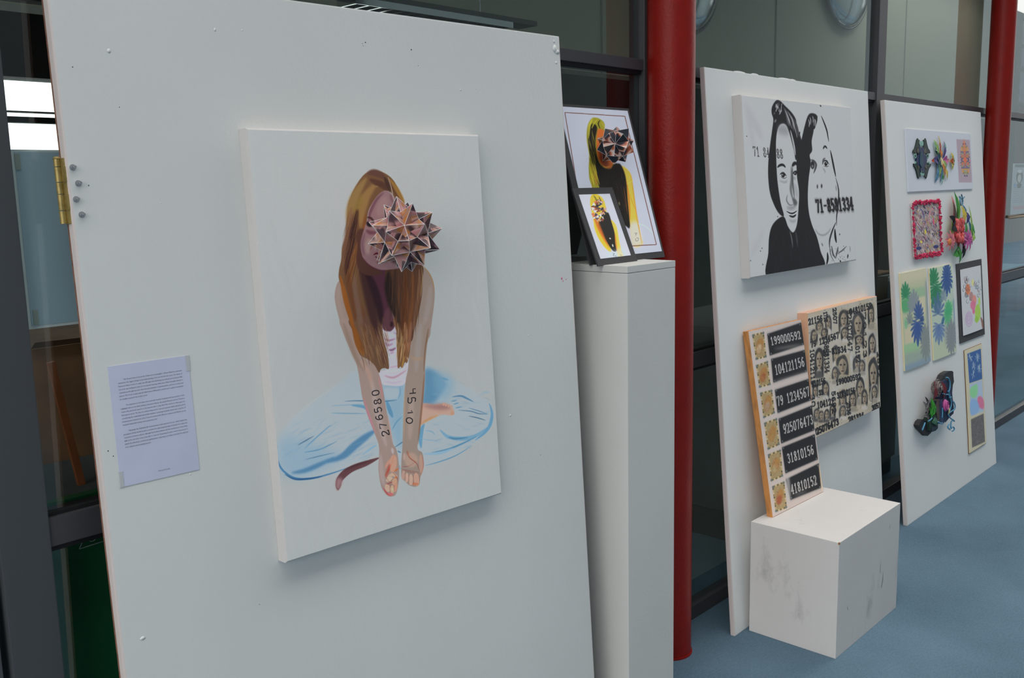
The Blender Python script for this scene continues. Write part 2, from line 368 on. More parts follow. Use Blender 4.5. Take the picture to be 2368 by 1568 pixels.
struct(MB().box(1.4, 5.2, 6.10, 6.106, 1.25, 2.31).build('window_30', M_glass))

# ------------------------------------------------------------------ red columns
def column(x, y, r, label):
    b = MB(); b.cyl((0, 0, 0), (0, 0, 4.6), r, n=48)
    c = empty('red_column', label, 'column', (x, y, 0)); b.build('shaft', M_red, c)
    MB().cyl((0, 0, 0), (0, 0, .006), r+.004, n=48).build('base_collar', M_red, c)
column(2.625, 1.742, .0755, 'textured red round column beside the tall white plinth')
c2 = at(2321, 40, 1.735)
column(c2.x, 1.735, .0655, 'red round column behind the farthest display board')

# ------------------------------------------------------------------ display boards leaning on the glazing
class Board:
    def __init__(s, x, y, yaw, lean, w, h):
        s.B = Vector((x, y, 0)); s.U = Vector((math.cos(yaw), math.sin(yaw), 0)); n = Vector((-math.sin(yaw), math.cos(yaw), 0))
        s.V = n*math.sin(lean)+Vector((0, 0, math.cos(lean))); s.N = s.U.cross(s.V).normalized(); s.w, s.h = w, h; s.rot = (-lean, 0, yaw)
    def p(s, u, v, t=0): return s.B+s.U*u+s.V*v+s.N*t
    def px(s, x, y, t=0):                       # board coordinates under a pixel, t in front of its face
        d = AX_R*((x-W/2)/FPX)+AX_D*((y-H/2)/FPX)+AX_F; O = s.B+s.N*t
        k = (O-EYE).dot(s.N)/d.dot(s.N); P = EYE+d*k-O; return P.dot(s.U), P.dot(s.V)
B1 = Board(.712, 1.649, -.057, .058, 1.299, 2.002)
B2 = Board(2.860, 1.619, .012, .074, 1.378, 1.996)
B3 = Board(4.357, 1.573, -.002, .094, 1.321, 1.967)
def make_board(b, label, t, back=None, M_white=M_white):
    e = empty('display_board', label, 'board', b.B, b.rot)
    m = MB().box(0, b.w, 0, t, 0, b.h, bevel=.0035)
    for f in m.bm.faces:
        c = f.calc_center_median()
        f.material_index = 1 if (c.x < .003 or c.x > b.w-.003 or c.z > b.h-.002) else 0
    m.build('panel', [M_white, M_whedge], e)
    if back: MB().box(.001, b.w-.001, t, t+back, .001, b.h-.001).build('hardboard_back', M_brown, e)
    return e
b1 = make_board(B1, 'large white board nearest the camera, carrying the painting of a seated girl', .024, .008)
b2 = make_board(B2, 'white board beyond the red column, carrying the black and white portrait canvas', .018, None, M_white2)
b3 = make_board(B3, 'farthest white board covered with small colourful pieces', .020, None, M_white2)
# brass hinge on the left edge of the first board
h = MB().box(-.0035, .001, .006, .024, 1.559, 1.675).build('hinge', M_brass, b1); h['label'] = 'brass butt hinge'
zz = [1.559, 1.583, 1.612, 1.633, 1.6605, 1.675]
for i in range(5):
    z0, z1 = zz[i], zz[i+1]
    MB().cyl((-.0075, .022, z0+.0006), (-.0075, .022, z1-.0006), .0062, n=20).build('knuckle', M_brass, h)
    if i in (1, 3): MB().box(-.004, .0002, .004, .022, z0+.0006, z1-.0006).build('hinge_leaf', M_brass, h)
MB().cyl((-.0075, .022, 1.675), (-.0075, .022, 1.679), .0075, .004, n=20).build('pin_head', M_brass, h)
for x, y in ((170, 386.5), (183, 423.5), (178, 460.5), (191, 496)):
    u, v = B1.px(x, y, .005)
    bo = MB().cyl((u, -.014, v), (u, .001, v), .0024, n=12).build('bolt', M_steel, b1)
    MB().cyl((u, -.0062, v), (u, -.0010, v), .0046, n=6).build('nut', M_steel, bo)
    MB().cyl((u, -.0013, v), (u, .0005, v), .0056, n=20).build('washer', M_steel, bo)
# paint nibs and drips on the board faces
def nibs(b, e, pts, seed):
    r = random.Random(seed); m = MB()
    for x, y, s_ in pts:
        u, v = b.px(x, y, 0); m.ball((u, .0003, v), s_, (1+r.random()*.8, .5, 1+r.random()*.5), 1)
    o = m.build('paint_nib', M_white, e); o['kind'] = 'stuff'
nibs(B1, b1, [(497, 69, .003), (560, 70, .002), (1100, 205, .002), (1065, 208, .0025), (1012, 203, .002), (1180, 961, .003), (330, 1476, .004), (440, 1097, .002), (1283, 113, .008), (1288, 120, .007), (1281, 96, .004), (1222, 776, .002), (252, 118, .004), (1140, 205, .0015), (372, 470, .0015), (1286, 145, .004)], 1)
tp = MB()
for u_, w_ in ((.25, .045), (.36, .03), (.60, .06), (.66, .03)): tp.ball((u_, .006, B2.h), .010, (w_/.01, .5, .5), 2)
o = tp.build('paint_lump', M_white2, b2); o['kind'] = 'stuff'
sp = MB()
for x, y, s_ in ((845, 98, .0016), (840, 106, .001), (838, 101, .001), (951, 115, .0018), (967, 152, .001), (205, 429, .0012), (276, 248, .001), (406, 925, .0015), (250, 1043, .0013), (262, 1055, .0012), (1250, 1052, .0012), (168, 155, .0012), (600, 1398, .001)):
    u, v = B1.px(x, y, 0); sp.ball((u, -.0001, v), s_, (1, .3, 1), 1)
o = sp.build('pin_hole', M_plinth, b1); o['kind'] = 'stuff'
pk = MB()
for x, y, s_ in ((1299, 644, .0035), (1302, 650, .002), (1309, 646, .0018)):
    u, v = B1.px(x, y, 0); pk.ball((u, -.0001, v), s_, (1, .15, 1.2), 1)
pk.build('pink_paint_mark', mat('pink_paint', C(215, 120, 150), .6), b1)

def put(b, u, v, t): return dict(loc=b.p(u, v, t), rot=b.rot)

# ------------------------------------------------------------------ painting of the seated girl
CA = lambda p: (560+p[0]/3.819, 370+p[1]/3.819)
CB = lambda p: (600+p[0]/3.564, 740+p[1]/3.564)
def G(r, g, b): return (r, g, b)
A = Art(1150, 1650, [(567, 297), (1105, 310), (1163, 1140), (664, 1303)], (166, 171, 171))
r_ = A.rng
for i in range(260):                              # broad brush texture of the ground
    x, y = 580+r_.random()*560, 310+r_.random()*950; c = 166+r_.normal(0, 2.2)
    A.S([(x, y), (x+r_.normal(0, 14), y+40+r_.random()*70)], 8, (c, c+5, c+5), 2, .35)
def A_(f):
    def g(*a, **k): A.T = f; return a, k
    return g
# jeans
A.T = CB
A.P([(820, 405), (650, 520), (400, 700), (280, 800), (180, 930), (145, 1060), (155, 1190), (200, 1262), (300, 1310), (420, 1300), (600, 1262), (760, 1200), (1000, 1110), (1180, 1190), (1370, 1195), (1560, 1140), (1740, 1035), (1890, 905), (1925, 790), (1900, 690), (1800, 600), (1650, 510), (1500, 440), (1370, 388), (1100, 500)], (160, 173, 180), 4, .75)
BLU = [(96, 146, 178), (118, 160, 186), (84, 136, 172), (130, 168, 190)]
def bs(p, w, c=(84, 136, 172), bl=1, a=.8): A.S(p, w, c, bl, a)
A.P([(150, 1040), (230, 960), (420, 1010), (600, 1080), (700, 1130), (500, 1230), (300, 1300), (190, 1250)], (120, 158, 182), 12, .55)
A.P([(1365, 400), (1460, 425), (1540, 520), (1500, 600), (1440, 680), (1345, 690), (1355, 560)], (84, 136, 170), 5, .85)
A.P([(1440, 430), (1600, 480), (1560, 640), (1480, 640)], (120, 160, 182), 10, .6)
A.P([(1020, 540), (1190, 520), (1190, 900), (1180, 1060), (1100, 960), (1050, 720)], (124, 160, 182), 8, .75)
A.P([(1030, 560), (1145, 560), (1140, 640), (1050, 650)], (162, 176, 184), 3, .9)
for p, w in (([(960, 905), (880, 960), (780, 1040), (690, 1120), (560, 1170)], 62), ([(620, 1130), (500, 1190), (380, 1240), (270, 1260)], 40)):
    bs(p, w, (80, 130, 168), 1.8, .92)
def W_(p, w, c=(84, 136, 172), bl=.6, a=.85): bs(p, w, c, bl, a)
sw = 1  # stroke widths below are in crop units, as the sketch points are
for p, w, c in [
    ([(148, 1040), (150, 1130), (190, 1230), (290, 1300), (430, 1305), (600, 1262), (740, 1212)], 16, (58, 118, 165)),
    ([(215, 1272), (300, 1312), (420, 1306), (520, 1288)], 14, (38, 88, 135)),
    ([(320, 1032), (390, 990), (452, 955)], 7, (48, 88, 130)),
    ([(375, 1060), (480, 960), (590, 865)], 10, (92, 146, 178)),
    ([(370, 1090), (500, 1065), (642, 998)], 10, (84, 138, 172)),
    ([(380, 1150), (500, 1120), (622, 1092)], 7, (70, 122, 160)),
    ([(705, 668), (820, 663), (960, 668), (1060, 664), (1135, 655)], 9, (50, 108, 148)),
    ([(760, 700), (860, 712), (880, 735)], 26, (90, 146, 178)),
    ([(590, 765), (720, 768), (880, 768)], 8, (96, 146, 172)),
    ([(590, 705), (700, 700), (880, 690)], 6, (110, 156, 180)),
    ([(1048, 660), (1075, 740), (1100, 800)], 34, (88, 142, 176)),
    ([(1160, 545), (1160, 600), (1145, 645)], 10, (104, 152, 178)),
    ([(1095, 905), (1130, 840), (1180, 790)], 10, (92, 146, 176)),
    ([(1110, 1050), (1170, 1010), (1200, 990)], 8, (60, 110, 150)),
    ([(1140, 1075), (1170, 1090)], 10, (60, 118, 160)),
    ([(1490, 900), (1560, 958), (1680, 972), (1790, 945), (1880, 880)], 34, (108, 156, 182)),
    ([(1560, 960), (1620, 972), (1720, 962)], 14, (74, 130, 166)),
    ([(1895, 680), (1918, 760), (1905, 850), (1860, 920), (1780, 985)], 26, (92, 148, 182)),
    ([(1420, 1088), (1560, 1058), (1680, 1010), (1790, 955)], 14, (72, 134, 172)),
    ([(1750, 1032), (1620, 1112), (1480, 1165), (1370, 1195)], 8, (74, 136, 172)),
    ([(1360, 1100), (1500, 1090), (1600, 1050)], 22, (130, 168, 188)),
    ([(1590, 628), (1660, 620), (1710, 640), (1765, 668)], 16, (76, 128, 164)),
    ([(1580, 665), (1630, 655)], 10, (86, 140, 172)), ([(1600, 690), (1645, 675)], 10, (86, 140, 172)), ([(1615, 720), (1670, 708)], 10, (86, 140, 172)),
    ([(1640, 738), (1740, 745), (1810, 765), (1885, 768)], 8, (66, 112, 146)), ([(1725, 718), (1800, 740), (1880, 768)], 7, (76, 126, 160)),
    ([(1725, 785), (1800, 800), (1865, 820)], 7, (50, 96, 132)),
    ([(1360, 850), (1340, 900), (1330, 980), (1335, 1050)], 34, (92, 148, 180)),
    ([(1370, 905), (1420, 915), (1450, 940)], 8, (106, 156, 182)), ([(1320, 970), (1400, 985), (1470, 988)], 7, (120, 162, 184)),
    ([(850, 1110), (930, 1050), (970, 1030)], 16, (120, 164, 186)), ([(1500, 470), (1560, 490)], 16, (100, 150, 178)),
    ([(1155, 1190), (1165, 1230)], 7, (90, 146, 176)), ([(300, 800), (420, 690), (640, 530)], 4, (176, 180, 180)), ([(1640, 500), (1700, 528)], 4, (140, 160, 170))]:
    A.S(p, w, c, .6, .85)
for i in range(70):
    x, y = 200+r_.random()*700, 850+r_.random()*330; A.S([(x, y), (x+60+r_.random()*80, y-30-r_.random()*40)], 9, BLU[r_.integers(4)], 1.2, .22)
for i in range(60):
    x, y = 1400+r_.random()*450, 560+r_.random()*520; A.S([(x, y), (x+70, y+r_.normal(0, 16))], 9, BLU[r_.integers(4)], 1.2, .18)
# foot and scarf
A.P([(1340, 692), (1440, 692), (1520, 684), (1590, 715), (1606, 760), (1585, 780), (1500, 776), (1400, 822), (1322, 856)], (186, 154, 138), .8)
A.P([(1345, 695), (1440, 692), (1530, 690), (1580, 720), (1500, 735), (1400, 720)], (152, 104, 104), 4, .7)
A.P([(1325, 855), (1400, 822), (1480, 778), (1400, 800)], (196, 142, 92), 1.5, .8)
for q in ((1520, 688), (1540, 693), (1562, 700), (1582, 710)): A.E(q, 9, 15, (196, 148, 128), .4, 1, .5)
A.E((1592, 762), 16, 16, (206, 144, 118), .6)
A.P([(985, 1130), (900, 1152), (790, 1186), (700, 1232), (645, 1295), (632, 1350), (640, 1390), (655, 1400), (676, 1365), (690, 1320), (770, 1250), (890, 1198), (985, 1140)], (104, 68, 72), .7)
A.P([(645, 1300), (632, 1350), (640, 1390), (655, 1400), (676, 1365), (690, 1310)], (158, 124, 126), 3, .9)
A.S([(700, 1240), (800, 1195), (930, 1155)], 14, (70, 42, 46), 1.5, .7)
# vest
A.P([(1008, 60), (1040, 84), (1075, 84), (1105, 55), (1140, 50), (1145, 390), (1225, 345), (1226, 400), (1205, 510), (1150, 540), (1060, 536), (1012, 522), (985, 455), (1000, 420), (1062, 395), (1066, 300), (1018, 160)], (188, 182, 194), .7)
for p, w, c in [([(1025, 150), (1070, 165), (1120, 150)], 14, (150, 100, 130)), ([(1030, 180), (1060, 205), (1100, 190)], 18, (160, 120, 150)), ([(1065, 240), (1090, 245), (1125, 225)], 18, (126, 78, 108)),
                ([(1075, 272), (1110, 262)], 10, (160, 120, 146)), ([(1050, 390), (1130, 378), (1200, 365)], 7, (186, 130, 146)), ([(1030, 455), (1110, 470), (1210, 410)], 14, (170, 128, 140)),
                ([(1045, 420), (1130, 415), (1190, 400)], 9, (204, 196, 206)), ([(1030, 500), (1100, 515), (1180, 500)], 10, (170, 162, 178)), ([(1060, 120), (1110, 125)], 12, (204, 200, 208)), ([(1045, 300), (1120, 300)], 16, (202, 196, 206)), ([(1100, 95), (1130, 110), (1128, 60)], 8, (150, 120, 140))]:
    A.S(p, w, c, .8, .8)
# arms and hands
SK = (158, 134, 122)
A.T = CA
A.P([(846, 1075), (820, 1150), (818, 1240), (850, 1380), (905, 1560), (985, 1700), (1080, 1680), (1000, 1450), (930, 1200), (880, 1080)], (153, 134, 124), .6)
A.P([(1560, 925), (1600, 945), (1650, 990), (1685, 1070), (1698, 1170), (1690, 1290), (1668, 1450), (1640, 1580), (1500, 1650), (1480, 1400), (1560, 1200)], (150, 134, 124), .6)
A.T = CB
A.P([(660, 0), (700, 125), (760, 270), (796, 350), (815, 430), (830, 520), (850, 640), (880, 745), (918, 850), (955, 940), (984, 1020), (990, 1100), (984, 1220), (1000, 1340), (1022, 1400), (1062, 1445), (1100, 1450), (1130, 1430), (1150, 1345), (1156, 1240), (1146, 1130), (1130, 1060), (1102, 1010), (1078, 870), (1052, 760), (1032, 640), (1010, 530), (988, 450), (950, 370), (880, 300), (830, 240), (780, 60), (770, 0)], (157, 137, 128), .5)
A.P([(1412, -10), (1395, 130), (1372, 220), (1362, 330), (1365, 450), (1355, 600), (1342, 700), (1330, 850), (1305, 1045), (1345, 1090), (1358, 1180), (1350, 1240), (1330, 1290), (1322, 1350), (1290, 1370), (1240, 1358), (1200, 1322), (1174, 1290), (1172, 1180), (1180, 1050), (1186, 850), (1194, 650), (1205, 500), (1224, 400), (1236, 280), (1260, 140), (1290, -10)], (153, 136, 125), .5)
for p, w, c, bl, a in [
    ([(690, 20), (740, 170), (800, 320), (870, 420)], 40, (142, 118, 100), 6, .6), ([(830, 330), (900, 430), (930, 560)], 40, (178, 146, 130), 7, .6),
    ([(980, 470), (1005, 560), (1012, 640)], 16, (186, 124, 128), 2.5, .75), ([(860, 640), (890, 740), (930, 850), (960, 930)], 16, (186, 120, 138), 3, .75),
    ([(930, 500), (960, 700), (1010, 900), (1050, 1040)], 46, (172, 158, 156), 7, .6), ([(1060, 780), (1080, 900), (1100, 1000)], 10, (190, 150, 140), 2, .6),
    ([(1330, 20), (1310, 200), (1290, 420)], 50, (156, 148, 144), 7, .7), ([(1392, 60), (1368, 230), (1355, 420)], 16, (132, 96, 70), 3, .7),
    ([(1358, 440), (1345, 640), (1325, 860), (1308, 1020)], 14, (140, 92, 66), 2.5, .7), ([(1240, 300), (1300, 320), (1350, 310)], 30, (172, 140, 112), 6, .55),
    ([(1200, 560), (1195, 760), (1190, 960)], 14, (176, 150, 118), 2.5, .6), ([(1260, 620), (1250, 800), (1240, 980)], 50, (170, 152, 142), 7, .55),
    ([(1220, 1070), (1250, 1130), (1300, 1170)], 12, (172, 108, 76), 1.5, .8), ([(1180, 1205), (1230, 1200), (1300, 1160)], 10, (150, 96, 92), 1.5, .7),
    ([(1182, 1230), (1240, 1250), (1330, 1260)], 7, (150, 96, 90), 1, .7), ([(1215, 1290), (1210, 1330)], 6, (150, 100, 92), .8, .8), ([(1248, 1270), (1250, 1340)], 6, (156, 100, 86), .8, .8), ([(1285, 1280), (1300, 1340)], 6, (160, 96, 84), .8, .8),
    ([(1265, 1340), (1300, 1345)], 10, (206, 120, 76), .8, .9), ([(1345, 1110), (1352, 1200), (1330, 1280)], 12, (176, 110, 96), 1.5, .7), ([(1200, 1090), (1195, 1150)], 20, (184, 156, 146), 3, .7),
    ([(1095, 1050), (1105, 1100)], 22, (180, 172, 176), 3, .8), ([(1110, 1110), (1090, 1190), (1040, 1280)], 14, (170, 76, 58), 1.5, .85), ([(1100, 1240), (1130, 1235), (1146, 1215)], 14, (216, 110, 60), 1, .9),
    ([(1055, 1300), (1100, 1270), (1140, 1290)], 26, (206, 164, 140), 2, .9), ([(1120, 1290), (1140, 1300)], 18, (212, 116, 66), 1, .9), ([(1045, 1350), (1080, 1340), (1130, 1320)], 9, (168, 74, 70), 1, .8),
    ([(1025, 1382), (1060, 1430), (1090, 1446)], 12, (190, 76, 84), 1.2, .9), ([(1060, 1400), (1100, 1390), (1125, 1370)], 20, (206, 158, 128), 1.5, .85), ([(1085, 1360), (1095, 1410)], 6, (176, 84, 66), .8, .8), ([(1115, 1340), (1120, 1400)], 6, (180, 78, 62), .8, .8),
    ([(1040, 1220), (1065, 1170), (1100, 1140)], 20, (206, 140, 116), 3, .7), ([(1000, 1100), (1010, 1250), (1030, 1360)], 40, (168, 152, 150), 6, .7)]:
    A.S(p, w, c, bl/3.0, a)
for c, rx, ry, col, bl, a, ro in (((1105, 1180), 30, 74, (206, 146, 122), 1.2, .85, .1), ((1062, 1240), 14, 60, (184, 90, 74), 1, .7, .3), ((1075, 1310), 30, 17, (208, 170, 146), .5, .9, -.5), ((1118, 1330), 20, 30, (206, 150, 122), .5, .9, .2),
                                  ((1060, 1380), 22, 34, (202, 158, 138), .5, .9, -.3), ((1098, 1395), 17, 36, (210, 162, 132), .5, .9, .05), ((1128, 1375), 13, 40, (204, 138, 116), .5, .9, .15), ((1085, 1432), 24, 14, (196, 104, 104), .6, .8, .1), ((1100, 1392), 5, 12, (222, 186, 160), .4, .8, 0),
                                  ((1255, 1150), 56, 62, (182, 152, 134), 2, .6, 0), ((1190, 1275), 15, 40, (178, 146, 132), .5, .95, .1), ((1218, 1296), 15, 40, (186, 154, 138), .5, .95, .05), ((1252, 1312), 18, 46, (190, 156, 138), .5, .95, 0), ((1298, 1310), 24, 56, (186, 148, 130), .5, .95, -.1), ((1290, 1348), 26, 12, (204, 116, 86), .6, .8, 0), ((1335, 1180), 16, 80, (186, 146, 128), 1, .7, -.05)):
    A.E(c, rx, ry, col, bl, a, ro)
for p, w in (([(1048, 1345), (1075, 1355), (1110, 1348)], 4), ([(1082, 1350), (1080, 1390), (1088, 1425)], 4), ([(1113, 1355), (1114, 1400)], 4), ([(1048, 1290), (1075, 1330), (1105, 1300)], 4), ([(1100, 1250), (1135, 1290), (1145, 1330)], 5), ([(1204, 1245), (1206, 1325)], 4), ([(1234, 1255), (1236, 1345)], 4), ([(1272, 1262), (1274, 1358)], 4), ([(1178, 1225), (1240, 1238), (1325, 1250)], 5), ([(1318, 1270), (1326, 1330)], 4), ([(1215, 1075), (1240, 1130), (1300, 1180), (1320, 1240)], 8)):
    A.S(p, w, (158, 88, 78), .3, .8)
# hair, drawn back to front
A.T = CA
A.P([(1080, 915), (1290, 950), (1275, 1080), (1290, 1250), (1345, 1440), (1320, 1500), (1290, 1508), (1245, 1490), (1225, 1400), (1170, 1200), (1090, 1000)], (86, 48, 62), 1.2)
A.P([(1240, 1380), (1300, 1300), (1345, 1440), (1310, 1500), (1250, 1490)], (104, 66, 74), 1.5, .8)
A.E((1318, 1448), 14, 26, (52, 30, 36), 1, .9)
A.T = CA
LH = [(1180, 92), (1115, 100), (1060, 140), (1000, 225), (950, 330), (926, 420), (920, 560), (903, 690), (880, 770), (872, 880), (855, 960), (850, 1030), (862, 1080), (888, 1130), (905, 1230), (940, 1380), (972, 1500), (1010, 1600), (1060, 1700), (1200, 1750), (1235, 1600), (1230, 1410), (1180, 1200), (1110, 1000), (1060, 880), (1040, 800), (1040, 700), (1070, 610), (1095, 540), (1110, 450), (1150, 370), (1200, 305), (1255, 270), (1300, 280), (1340, 330), (1400, 420), (1440, 440), (1425, 370), (1390, 290), (1330, 180), (1260, 120)]
A.P(LH, (112, 80, 54), .6)
A.T = CB
A.P([(748, -10), (768, 90), (800, 200), (830, 285), (900, 325), (950, 372), (985, 432), (1000, 405), (1030, 392), (1066, 398), (1062, 320), (1050, 250), (1022, 150), (1010, 40), (1008, -30)], (116, 84, 62), .5)
A.P([(1110, -20), (1130, 100), (1130, 200), (1136, 300), (1140, 392), (1162, 380), (1178, 390), (1198, 345), (1214, 350), (1232, 300), (1246, 200), (1252, 120), (1290, -20)], (134, 94, 64), .5)
A.T = CA
A.P([(1270, 960), (1265, 1080), (1285, 1250), (1330, 1360), (1362, 1470), (1372, 1600), (1490, 1600), (1520, 1480), (1555, 1350), (1582, 1200), (1590, 1050), (1580, 920), (1400, 900)], (92, 60, 44), .6)
for p, w, c, bl, a in [
    ([(1090, 160), (1000, 300), (950, 450), (935, 600)], 80, (150, 120, 72), 7, .9), ([(1180, 200), (1090, 320), (1050, 450), (1040, 600)], 80, (152, 118, 70), 7, .9),
    ([(960, 420), (940, 600), (905, 760), (890, 950)], 46, (124, 88, 70), 6, .7), ([(1060, 300), (1010, 420), (1000, 520)], 60, (142, 118, 58), 8, .7),
    ([(1015, 440), (985, 580), (960, 740), (930, 900), (915, 1010)], 66, (62, 36, 34), 6, .95), ([(1000, 520), (975, 680), (945, 820)], 40, (46, 28, 30), 4, .8),
    ([(1085, 480), (1065, 620), (1030, 720), (990, 840), (960, 980), (950, 1150)], 42, (134, 80, 40), 4, .9), ([(1040, 640), (1000, 760), (950, 900)], 16, (160, 100, 58), 2, .7),
    ([(1100, 120), (1150, 110), (1210, 130), (1250, 160)], 60, (96, 64, 54), 5, .95), ([(1120, 170), (1180, 200), (1230, 220), (1280, 270)], 56, (84, 54, 44), 4, .95), ([(1250, 150), (1275, 210), (1300, 280)], 34, (66, 44, 38), 3, .9),
    ([(1290, 160), (1350, 240), (1400, 330), (1425, 380)], 34, (156, 116, 54), 3, .9), ([(1300, 200), (1350, 300), (1400, 380)], 10, (92, 58, 36), 1, .8), ([(1160, 230), (1200, 235)], 12, (150, 118, 76), 2, .8),
    ([(862, 1020), (890, 1130), (920, 1260), (960, 1400), (1000, 1560)], 44, (152, 88, 34), 2, .92), ([(930, 960), (940, 1100), (980, 1260), (1000, 1420)], 50, (108, 66, 40), 5, .9),
    ([(985, 1000), (1000, 1180), (1040, 1400), (1060, 1600)], 46, (122, 94, 80), 6, .85), ([(1020, 860), (1070, 1000), (1120, 1200), (1160, 1400), (1190, 1560)], 90, (66, 40, 40), 9, .95),
    ([(1070, 940), (1150, 1100), (1210, 1300), (1225, 1450)], 70, (48, 28, 36), 7, .95), ([(1060, 1300), (1100, 1450), (1130, 1600)], 46, (104, 72, 58), 6, .8), ([(1050, 1270), (1080, 1400)], 20, (120, 70, 40), 3, .6),
    ([(1290, 980), (1290, 1120), (1320, 1260), (1355, 1380)], 76, (44, 32, 30), 7, .97), ([(1350, 960), (1340, 1150), (1370, 1350), (1400, 1500)], 40, (60, 44, 36), 5, .9),
    ([(1440, 980), (1440, 1200), (1430, 1400), (1420, 1600)], 56, (104, 60, 32), 5, .9), ([(1500, 980), (1500, 1200), (1480, 1400), (1460, 1580)], 36, (130, 80, 46), 4, .85), ([(1560, 960), (1560, 1150), (1535, 1330), (1510, 1500)], 40, (136, 98, 72), 5, .85),
    ([(1580, 940), (1588, 1050), (1575, 1200)], 8, (176, 150, 96), 1, .7), ([(1590, 925), (1640, 985), (1680, 1070), (1692, 1160)], 10, (168, 130, 80), 1, .7), ([(1660, 1100), (1640, 1300), (1600, 1450)], 50, (158, 148, 142), 7, .6),
    ([(850, 1100), (850, 1250), (900, 1440)], 40, (160, 140, 132), 6, .5)]:
    A.S(p, w, c, bl/3.0, a)
A.T = CB
for p, w, c, bl, a in [
    ([(770, 40), (800, 140), (830, 230), (860, 290)], 56, (146, 86, 34), 2, .9), ([(830, 20), (870, 130), (890, 240), (930, 320)], 50, (124, 88, 62), 5, .85), ([(900, 40), (930, 180), (960, 300), (990, 400)], 60, (110, 82, 62), 6, .9),
    ([(985, 20), (990, 150), (1010, 260), (1030, 360)], 46, (96, 66, 56), 5, .85), ([(1150, 20), (1160, 150), (1165, 260)], 30, (110, 70, 44), 4, .8), ([(1200, 10), (1205, 130), (1200, 250)], 34, (158, 104, 72), 4, .8), ([(1250, 10), (1240, 120), (1225, 260)], 26, (170, 116, 90), 4, .7),
    ([(1175, 130), (1172, 230), (1160, 340)], 14, (182, 150, 102), 1.5, .8), ([(1200, 290), (1185, 340), (1175, 385)], 12, (178, 136, 60), 1.2, .8), ([(1215, 300), (1225, 330)], 12, (190, 170, 150), 1.5, .6)]:
    A.S(p, w, c, bl/3.0, a)
A.T = CB
for i in range(110):
    x = 820+r_.random()*220; y = 20+r_.random()*250; L = 60+r_.random()*90; c = [(150, 116, 84), (88, 58, 44), (166, 128, 92), (128, 82, 46)][r_.integers(4)]
    A.S([(x, y), (x+L*.16, y+L*.5), (x+L*.28, y+L)], 4+r_.random()*4, c, .4, .45)
for i in range(60):
    x = 1130+r_.random()*95; y = r_.random()*260; L = 50+r_.random()*70
    A.S([(x, y), (x-2, y+L*.5), (x-4, y+L)], 4+r_.random()*3, [(176, 146, 100), (104, 66, 44), (186, 158, 118), (150, 92, 50)][r_.integers(4)], .4, .5)
A.T = CA
for i in range(120):
    k = r_.random(); x = 930+k*120; y = 420+r_.random()*500; L = 120+r_.random()*160
    A.S([(x, y), (x-L*.1, y+L*.5), (x-L*.22, y+L)], 4+r_.random()*4, [(156, 122, 76), (84, 54, 42), (140, 92, 50), (60, 36, 34)][r_.integers(4)], .5, .28)
for i in range(90):
    x = 1290+r_.random()*270; y = 960+r_.random()*350; L = 120+r_.random()*160
    A.S([(x, y), (x+2, y+L*.5), (x-6, y+L)], 4+r_.random()*4, [(140, 92, 56), (54, 38, 34), (120, 74, 42), (40, 28, 28)][r_.integers(4)], .6, .3)
# face
A.P([(1010, 640), (1080, 620), (1110, 850), (1200, 960), (1240, 1000), (1120, 1020), (1040, 980), (1005, 880), (1015, 760)], (84, 54, 46), .8)
A.P([(1250, 272), (1205, 300), (1155, 368), (1115, 450), (1098, 540), (1062, 640), (1042, 740), (1052, 830), (1082, 892), (1150, 942), (1220, 970), (1290, 966), (1400, 950), (1520, 900), (1480, 700), (1420, 500), (1370, 370), (1330, 318), (1290, 280)], (142, 112, 116), .7)
for p, w, c, bl, a in [
    ([(1245, 285), (1180, 350), (1130, 450), (1110, 540)], 26, (110, 70, 84), 5, .8), ([(1260, 320), (1230, 420), (1200, 500)], 90, (152, 122, 122), 9, .8), ([(1300, 300), (1330, 380)], 30, (122, 84, 92), 4, .6),
    ([(1100, 505), (1130, 512), (1165, 548)], 20, (66, 36, 38), 2, .9), ([(1098, 545), (1115, 570), (1145, 580)], 34, (30, 20, 28), 3, .95), ([(1090, 620), (1130, 640), (1180, 640)], 34, (104, 60, 76), 5, .8),
    ([(1080, 640), (1055, 740), (1075, 840)], 30, (120, 88, 100), 5, .7), ([(1120, 690), (1110, 760), (1105, 830)], 54, (158, 138, 134), 7, .85), ([(1180, 680), (1150, 740), (1125, 800)], 16, (136, 88, 76), 3, .8),
    ([(1185, 700), (1190, 780)], 26, (70, 44, 54), 4, .9), ([(1180, 720), (1172, 800)], 20, (158, 144, 144), 4, .6), ([(1155, 838), (1185, 822), (1215, 840), (1250, 862)], 18, (84, 28, 40), 1.5, .95), ([(1170, 850), (1210, 872), (1250, 880)], 16, (60, 26, 34), 2, .8),
    ([(1180, 905), (1230, 895), (1280, 900)], 16, (110, 62, 56), 4, .8), ([(1150, 900), (1220, 950), (1290, 955)], 20, (150, 116, 120), 5, .6), ([(1062, 860), (1120, 930), (1200, 968), (1270, 972)], 10, (92, 44, 60), 2, .8), ([(1310, 880), (1420, 880)], 60, (60, 34, 40), 8, .9)]:
    A.S(p, w, c, bl/3.0, a)
